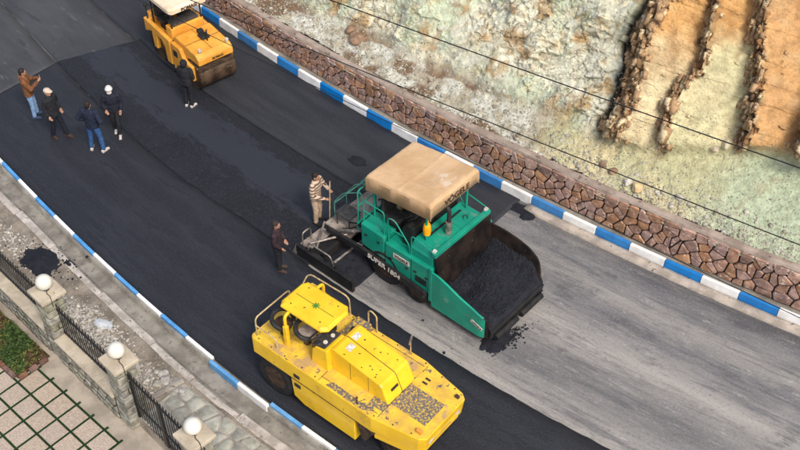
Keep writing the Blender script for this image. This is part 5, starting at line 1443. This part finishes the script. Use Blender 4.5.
# front frame and hood
hp = [(-.95, .55), (-.95, 1.36), (-.80, 1.42), (.30, 1.32), (.44, 1.20), (.46, .98), (-.05, .98), (-.30, .90), (-.42, .55)]
fh = MB().prism(hp, 'y', -.62, .62).build('front_hood', TO, TR, None, .04)
for s_ in (-1, 1):
    ya, yb = sorted((s_ * .60, s_ * .74))
    MB().prism([(-.95, .25), (-.95, 1.2), (-.45, 1.2), (-.30, .9), (.18, .86), (.18, .34), (-.14, .34), (-.32, .62), (-.5, .25)], 'y', ya, yb).build('side_frame', TO, TR, None, .03)
    MB().prism([(-2.55, .82), (-2.55, 1.32), (-1.05, 1.20), (-1.05, .30), (-1.36, .30), (-1.40, .80), (-1.56, .98), (-1.82, 1.02), (-1.90, .45), (-2.10, .45), (-2.14, 1.0), (-2.4, .9)], 'y', ya, yb).build('rear_frame', TO, TR, None, .03)
    MB().lathe([(0, 0), (.16, 0), (.16, s_ * .04), (0, s_ * .04)], (0, s_ * .745, .47), 'y', 18).build('drum_motor', M['rim_brown'], TR)
    MB().bx(-.86, -.62, s_ * .742 - .004, s_ * .742 + .004, .78, 1.0).build('vent', M['seat_black'], TR)
MB().bx(-2.5, -1.1, -.6, .6, .98, 1.10).build('rear_deck', TO, TR, None, .02)
MB().bx(-1.45, -1.08, -.58, .58, 1.10, 1.52).build('dash_housing', TO, TR, None, .04)
MB().bx(-1.5, -1.14, -.45, .45, 1.52, 1.60).build('control_panel', M['panel_dark'], TR, None, .02)
for y_ in (-.3, .3):
    st = MB().bx(-2.1, -1.68, y_ - .22, y_ + .22, 1.36, 1.48).build('seat', M['seat_black'], TR, None, .03)
    MB().bx(-2.2, -2.1, y_ - .22, y_ + .22, 1.45, 1.9).build('backrest', M['seat_black'], st, None, .03)
    MB().bx(-2.02, -1.76, y_ - .14, y_ + .14, 1.1, 1.37).build('pedestal', M['seat_black'], st)
MB().tube([(-1.55 + .12 * math.cos(t), -.3 + .18 * math.sin(t), 1.74 + .10 * math.cos(t)) for t in np.linspace(0, 6.283, 22)[:-1]], .016, 6, closed=True).cyl((-1.55, -.3, 1.74), (-1.4, -.3, 1.58), .02).build('steering_wheel', M['seat_black'], TR, 60)
MB().bx(-2.55, -2.35, -.62, .62, 1.08, 1.5).build('rear_tank', TO, TR, None, .04)
MB().tube(fillet([(-2.4, -.66, 1.3), (-2.4, -.66, 1.75), (-2.4, -.62, 1.75)], .05), .02, 8).ball((-2.4, -.66, 1.8), .07, 10).build('mirror', M['seat_black'], TR, 50)
for x in (-2.3, -1.12):
    for y_ in (-.52, .52): MB().cyl((x, y_, 1.1), (x, y_, 2.22), .026, n=10).build('canopy_post', M['seat_black'], TR, 40)
ca = MB(); cpl = [(-2.62, -.58), (-2.52, -.68), (-.92, -.68), (-.82, -.58), (-.82, .58), (-.92, .68), (-2.52, .68), (-2.62, .58)]
k = 8; vs = [(x, y_, 2.16) for x, y_ in cpl] + [(x, y_, 2.30) for x, y_ in cpl] + [(-1.72 + (x + 1.72) * .93, y_ * .9, 2.36) for x, y_ in cpl]
ca.add(vs, [tuple(range(k - 1, -1, -1)), tuple(range(2 * k, 3 * k))] + [(i, (i + 1) % k, k + (i + 1) % k, k + i) for i in range(k)] + [(k + i, k + (i + 1) % k, 2 * k + (i + 1) % k, 2 * k + i) for i in range(k)])
ca.build('canopy', M['tandem_canopy'], TR, None, .02)
lettering('lettering', 'BOMAG', .155, M['letter_dark'], TR, (-.813, 0, 2.225), (R(90), 0, R(90)), .004, .007)
# things on the hood
MB().bx(-.45, -.15, -.06, .22, 1.385, 1.46).bx(-.62, -.45, .02, .2, 1.40, 1.52).build('air_intake', M['seat_black'], TR, None, .02)
MB().tube([(-.1, .08, 1.36), (-.1, .08, 1.72), (-.06, .08, 1.76)], .022, 8).build('exhaust_pipe', M['seat_black'], TR, 40)
MB().tube([(-.85, -.02, 1.425), (.28, -.02, 1.33)], .006, 5).build('hood_seam', M['rim_brown'], TR)
MB().tube([(-.25, -.62, 1.38), (-.25, .62, 1.38)], .006, 5).build('hood_seam', M['rim_brown'], TR)
for y_ in (-.45, .5): MB().cyl((.3, y_, 1.3), (.3, y_, 1.42), .02).lathe([(0, 0), (.055, 0), (.055, .05), (0, .06)], (.3, y_, 1.44), 'x', 12).build('head_lamp', M['letter_white'], TR, 40)
lettering('lettering', 'BOMAG', .11, M['letter_dark'], TR, (.466, .05, 1.09), (R(90), 0, R(90)), .004, .003)
MB().bx(.38, .46, -.66, .66, .78, .86).build('scraper_bar', M['rim_brown'], TR, None, .008)

# ------------------------------------------------------------------ people
def limb(mb, pts, rad, n=10, steps=4):
    P = []; Q = []
    pts = [Vector(p) for p in pts]
    for i in range(len(pts) - 1):
        for s_ in range(steps):
            t = s_ / steps; P.append(pts[i].lerp(pts[i + 1], t)); Q.append(rad[i] * (1 - t) + rad[i + 1] * t)
    P.append(pts[-1]); Q.append(rad[-1])
    mb.tube(P, Q, n)
    mb.ball(pts[0], rad[0], n); mb.ball(pts[-1], rad[-1], n)
    for p, r in zip(pts[1:-1], rad[1:-1]): mb.ball(p, r, n)
FOLD = bpy.data.textures.new('cloth_folds', 'CLOUDS'); FOLD.noise_scale = .085; FOLD.noise_depth = 2
def flesh(name, mb, m, parent, vox=.013, sm=4):
    o = mb.build(name, m, parent, 0)
    r = o.modifiers.new('one_surface', 'REMESH'); r.mode = 'VOXEL'; r.voxel_size = vox; r.use_smooth_shade = True
    if name in ('jacket', 'trousers'):
        d_ = o.modifiers.new('folds', 'DISPLACE'); d_.texture = FOLD; d_.strength = .035 if name == 'jacket' else .025; d_.mid_level = .5; d_.texture_coords = 'GLOBAL'
    s_ = o.modifiers.new('soften', 'SMOOTH'); s_.iterations = sm; s_.factor = .5
    return o
PC = {}
def pm_(name, c, c2=None, sc=12, rough=.85, **k):
    if name not in PC: PC[name] = mat('cloth_' + name, lin(c), lin(c2) if c2 else None, sc, rough, bump=.3, bscale=60, **k)
    return PC[name]
SKIN = pm_('skin', (176, 134, 110), (158, 116, 94), 8, .55)
HAIR = pm_('hair', (28, 24, 22), (44, 36, 30), 30, .7)

def person(loc, face, label, group, jacket, trousers, shoes, head='hair', headmat=None, arms=None, legs=None, lean=(0, 0), H=1.74, hood=False, coat=.0, headturn=0, nod=.0, facecloth=None, stripes=None, bulk=1.0):
    """local frame: x forward, y left, z up. arms: {side:(elbow,wrist,fingerdir)}; legs: {side:(hip_dx,knee,ankle,toe)}"""
    k = H / 1.74
    root = empty('person', loc, R(face)); root.scale = (k, k, k)
    tag(root, label, 'person', group)
    lx, ly = lean
    pel = Vector((0, 0, .94)); ch = Vector((lx * .6, ly * .6, 1.30)); nk = Vector((lx, ly, 1.47)); hd = Vector((lx + .02 + nod, ly, 1.615))
    arms = arms or {}; legs = legs or {}
    body = MB(); jk = MB(); tr = MB()
    # head with face, neck
    ct, st_ = math.cos(headturn), math.sin(headturn)
    def hv(x, y_, z): return Vector((hd.x + x * ct - y_ * st_, hd.y + x * st_ + y_ * ct, hd.z + z))
    body.ball(hd, .088, 16, sc=(1.08, .88, 1.28)); body.ball(hv(.035, 0, -.06), .06, 12, sc=(1, .9, .9))
    body.ball(hv(.10, 0, -.015), .018, 8, sc=(1, .8, 1.4)); body.ball(hv(.088, 0, -.062), .022, 8, sc=(.7, 1.3, .5)); body.ball(hv(.08, 0, .018), .03, 8, sc=(.6, 1.9, .5))
    for s_ in (-1, 1): body.ball(hv(-.005, s_ * .082, -.005), .022, 8, sc=(1, .5, 1.5))
    limb(body, [nk - Vector((0, 0, .06)), hd - Vector((.01, 0, .05))], [.058, .052])
    body.rings([((ch.x, ch.y, 1.0), .09, .13), ((ch.x, ch.y, 1.42), .09, .16)])
    limb(body, [(0, 0, .92), ch], [.10, .10])
    # torso cloth
    b = bulk
    jk.rings([((0, 0, .86 - coat), .125 * b, .180 * b), ((0, 0, .98), .122 * b, .172 * b), ((lx * .3, ly * .3, 1.12), .118 * b, .170 * b), ((ch.x, ch.y, 1.28), .128 * b, .192 * b), ((nk.x * .9, nk.y * .9, 1.40), .112 * b, .185 * b), ((nk.x, nk.y, 1.475), .075, .10)], 18)
    if hood: jk.ball((nk.x - .07, nk.y, 1.47), .085, 10, sc=(.9, 1.3, .7))
    else: jk.rings([((nk.x, nk.y, 1.46), .075, .085), ((nk.x, nk.y, 1.51), .066, .07)], 12)
    for s_, nm in ((1, 'L'), (-1, 'R')):
        sh = Vector((nk.x, nk.y + s_ * .185, 1.40))
        el, wr = arms.get(nm, ((lx * .5 - .02, s_ * .25, 1.13), (lx * .5 + .06, s_ * .24, .90)))[:2]
        el = Vector(el); wr = Vector(wr)
        limb(jk, [sh, el, wr.lerp(el, .08)], [.078 * b, .060 * b, .048 * b]); limb(body, [sh, el, wr], [.045, .040, .028])
        d = (wr - el).normalized(); fdv = Vector(arms[nm][2]).normalized() if nm in arms and len(arms[nm]) > 2 else d
        side = d.cross(Vector((0, 0, 1)))
        side = side.normalized() if side.length > .1 else Vector((1, 0, 0))
        pc = wr + d * .05
        limb(body, [wr, pc, pc + fdv * .03], [.026, .036, .032])
        for q in range(4):
            o_ = side * ((q - 1.5) * .021); l_ = (.062, .074, .07, .055)[q]
            limb(body, [pc + o_ + fdv * .03, pc + o_ + fdv * (.03 + l_ * .55), pc + o_ + fdv * (.03 + l_) + Vector((.012, -s_ * .008, -.012))], [.0115, .011, .010], 6, 2)
        limb(body, [pc + side * .03, pc + side * .052 + fdv * .02, pc + side * .055 + fdv * .05], [.013, .012, .010], 6, 2)
    for s_, nm in ((1, 'L'), (-1, 'R')):
        feet = MB()
        hip = Vector((0, s_ * .09, .92))
        kn, ankl, toe = legs.get(nm, ((.02, s_ * .11, .50), (-.02, s_ * .12, .09), 8 * s_))
        kn = Vector(kn); ankl = Vector(ankl)
        limb(tr, [hip, kn, ankl + Vector((0, 0, .02))], [.102, .074, .062]); limb(body, [hip, kn, ankl], [.075, .052, .04])
        td = Vector((math.cos(R(toe)), math.sin(R(toe)), 0))
        z0 = ankl.z - .09
        limb(feet, [ankl + Vector((0, 0, -.03)) - td * .05, ankl + td * .06 + Vector((0, 0, -.045)), ankl + td * .16 + Vector((0, 0, -.058))], [.048, .046, .036])
        feet.box(ankl + td * .055 + Vector((0, 0, -.078)), (.27, .085, .024), (0, 0, R(toe)))
        flesh('shoe', feet, shoes, root, .013, 2)
    tr.rings([((0, 0, .84), .115, .165), ((0, 0, .93), .125, .175), ((0, 0, 1.02), .11, .16)], 16)
    flesh('body', body, SKIN, root, .0105, 2)
    flesh('jacket', jk, jacket, root, .014, 3); flesh('trousers', tr, trousers, root, .014, 3)
    hm = headmat or HAIR
    h = MB()
    if head == 'hair':
        h.ball(hv(-.018, 0, .035), .098, 16, sc=(1.02, .92, 1.02)); h.ball(hv(-.05, 0, -.02), .075, 12, sc=(.8, 1.02, 1.2))
        flesh('hair', h, hm, root, .012, 2)
    elif head == 'cap':
        h.ball(hv(-.008, 0, .055), .103, 16, sc=(1.12, .98, .75)); h.lathe([(.0, 0), (.075, .0), (.075, .012), (0, .014)], hv(.10, 0, .045), 'z', 14)
        flesh('cap', h, hm, root, .01, 1)
        h2 = MB(); h2.ball(hv(-.04, 0, -.01), .085, 12, sc=(.8, 1.0, 1.0)); flesh('hair', h2, pm_('greyhair', (120, 112, 104)), root, .012, 2)
    elif head == 'hat':
        h.ball(hv(-.01, 0, .04), .108, 16, sc=(1.06, .96, 1.0)); h.lathe([(.108, 0), (.114, .02), (.108, .045)], hv(0, 0, .02), 'z', 16)
        flesh('hat', h, hm, root, .012, 2)
    elif head == 'hood':
        h.ball(hv(-.03, 0, .01), .118, 16, sc=(1.0, .98, 1.22)); flesh('hood', h, hm, root, .013, 2)
    if facecloth:
        f = MB(); f.ball(hv(.05, 0, -.05), .075, 12, sc=(.9, 1.02, .8)); flesh('face_mask', f, facecloth, root, .011, 1)
    ey = MB()
    for s_ in (-1, 1): ey.ball(hv(.0865, s_ * .032, .004), .010, 8)
    ey.build('eyes', pm_('eye', (30, 24, 20)), root, 60)
    return root
G = 'road workers and onlookers'
blk = pm_('black', (26, 27, 32), (36, 37, 42)); shoe_d = pm_('shoe_dark', (66, 48, 42)); shoe_l = pm_('shoe_light', (190, 182, 176)); jeans = pm_('jeans_pale', (136, 166, 198), (106, 136, 172), 16); jeans2 = pm_('jeans_blue', (54, 92, 140), (40, 72, 116), 16)
# man in the brown jacket filming with a phone
person((-10.93, 25.36, .05), 12, 'man in brown jacket and pale blue jeans holding up a phone', G, pm_('brown', (124, 82, 50), (98, 62, 38)), jeans, pm_('shoe_navy', (52, 66, 92)), 'hair', None,
       {'L': ((.13, .25, 1.17), (.34, .10, 1.30), (.3, -.2, .9)), 'R': ((.13, -.25, 1.15), (.35, -.06, 1.27), (.3, .2, .9))},
       {'L': ((.05, .10, .5), (.06, .10, .09), 10), 'R': ((.02, -.10, .5), (.0, -.12, .09), -8)}, (-.03, 0), 1.74, True, bulk=1.12, coat=.03)
ph = MB().box((0, 0, 0), (.012, .075, .155)).build('phone', M['seat_black'], None, None, .008)
pa = R(12); ph.location = (-10.93 + .39 * math.cos(pa), 25.36 + .39 * math.sin(pa), .05 + 1.42); ph.rotation_euler = (0, R(-12), pa); tag(ph, 'black phone held up by the man in the brown jacket', 'phone')
# older man in black with a pale cap
person((-9.98, 24.40, .05), -28, 'older man in black jacket and trousers wearing a pale cap', G, blk, pm_('black_navy', (24, 26, 38)), shoe_d, 'cap', pm_('cap_beige', (196, 178, 160)),
       {'L': ((-.06, .26, 1.14), (.05, .24, .92)), 'R': ((-.06, -.26, 1.14), (.06, -.24, .93))},
       {'L': ((.10, .11, .5), (.20, .12, .09), 10), 'R': ((-.02, -.10, .5), (-.12, -.12, .09), -10)}, (-.02, 0), 1.74, coat=.08, bulk=1.05)
# man in navy puffer, hands in pockets, back to the camera
person((-8.72, 23.78, .05), 75, 'man in dark navy jacket and blue jeans with elbows out', G, pm_('navy', (22, 29, 46), (32, 40, 60)), jeans2, shoe_l, 'hair', None,
       {'L': ((-.10, .36, 1.16), (.09, .21, 1.0)), 'R': ((-.10, -.36, 1.16), (.09, -.21, 1.0))},
       {'L': ((.02, .15, .5), (-.02, .19, .09), 20), 'R': ((.02, -.15, .5), (-.02, -.19, .09), -20)}, (.0, .0), 1.76, bulk=1.14)
# person in white beanie walking towards the camera
person((-8.28, 24.56, .05), -80, 'person in black jacket and white hat walking along the paving joint', G, pm_('blackblue', (24, 28, 40), (32, 36, 48)), blk, shoe_l, 'hat', pm_('white', (214, 212, 206), (190, 188, 184)),
       {'L': ((.02, .27, 1.14), (.12, .22, .95)), 'R': ((.0, -.27, 1.14), (.12, -.20, 1.0))},
       {'L': ((.12, .07, .52), (.16, .05, .09), 0), 'R': ((.0, -.08, .5), (-.12, -.07, .10), -5)}, (.02, 0), 1.72, facecloth=pm_('mask', (196, 192, 186)), bulk=1.08)
# person in black by the tandem roller
person((-6.36, 25.84, .065), 70, 'person in hooded black clothes standing before the tandem roller drum', G, blk, pm_('charcoal', (32, 32, 38)), shoe_l, 'hood', blk,
       {'L': ((.02, .25, 1.14), (.16, .16, 1.0)), 'R': ((.02, -.25, 1.14), (.16, -.16, 1.0))},
       {'L': ((.02, .09, .5), (-.02, .10, .09), 15), 'R': ((.02, -.09, .5), (-.02, -.10, .09), -15)}, (.03, 0), 1.66, bulk=1.12)
# worker with the rake
def stripe_mat():
    m = mat('cloth_stripes', lin((206, 184, 160)), None, rough=.9, bump=.3, bscale=60)
    N = m.node_tree.nodes; L = m.node_tree.links; b = N['Principled BSDF']
    tc = N.new('ShaderNodeTexCoord'); sx = N.new('ShaderNodeSeparateXYZ'); L.new(tc.outputs['Object'], sx.inputs[0])
    mu = N.new('ShaderNodeMath'); mu.operation = 'MULTIPLY'; mu.inputs[1].default_value = 11.0; L.new(sx.outputs[2], mu.inputs[0])
    fr = N.new('ShaderNodeMath'); fr.operation = 'FRACT'; L.new(mu.outputs[0], fr.inputs[0])
    cr = N.new('ShaderNodeValToRGB'); cr.color_ramp.interpolation = 'CONSTANT'
    e = cr.color_ramp.elements; e[0].color = (*lin((206, 184, 160)), 1); e[1].position = .45; e[1].color = (*lin((84, 70, 66)), 1); q = e.new(.75); q.color = (*lin((150, 124, 106)), 1)
    L.new(fr.outputs[0], cr.inputs[0]); L.new(cr.outputs[0], b.inputs['Base Color'])
    return m
wk = (-2.22, 20.78, .065); wf = -25
person(wk, wf, 'worker in striped sweater and beige trousers holding a long rake', G, stripe_mat(), pm_('beige', (196, 172, 148), (172, 148, 124)), pm_('shoe_black', (40, 36, 36)), 'hair', None,
       {'L': ((.10, .25, 1.18), (.34, .14, 1.16), (.6, -.5, .3)), 'R': ((.06, -.26, 1.12), (.30, -.06, .98), (.7, .6, 0))},
       {'L': ((.04, .10, .5), (.0, .12, .09), 15), 'R': ((.04, -.10, .5), (.02, -.11, .09), -12)}, (.03, 0), 1.76, bulk=1.08)
rk = empty('rake', wk, R(wf)); tag(rk, 'long handled rake held by the worker in the striped sweater', 'rake')
MB().cyl((.40, .10, 1.52), (.52, -.28, .02), .016, n=8).build('handle', M['roller_rail'], rk, 40)
MB().box((.52, -.28, .02), (.05, .34, .05), (0, 0, R(20))).build('head', M['black_steel'], rk, None, .008)
# second rake leaning in the other direction: a lute resting on the rail
# supervisor in dark maroon
person((-3.10, 19.02, .05), -10, 'worker in dark maroon jacket and black trousers watching the screed', G, pm_('maroon', (58, 42, 46), (44, 34, 40)), blk, pm_('shoe_brown', (72, 58, 52)), 'hair', pm_('hair2', (52, 44, 42)),
       {'L': ((.03, .25, 1.14), (.16, .16, .98)), 'R': ((.03, -.25, 1.14), (.16, -.18, .98))},
       {'L': ((.02, .07, .5), (.0, .08, .09), 8), 'R': ((.02, -.07, .5), (.04, -.08, .09), -8)}, (.02, 0), 1.72, bulk=1.05, facecloth=None)
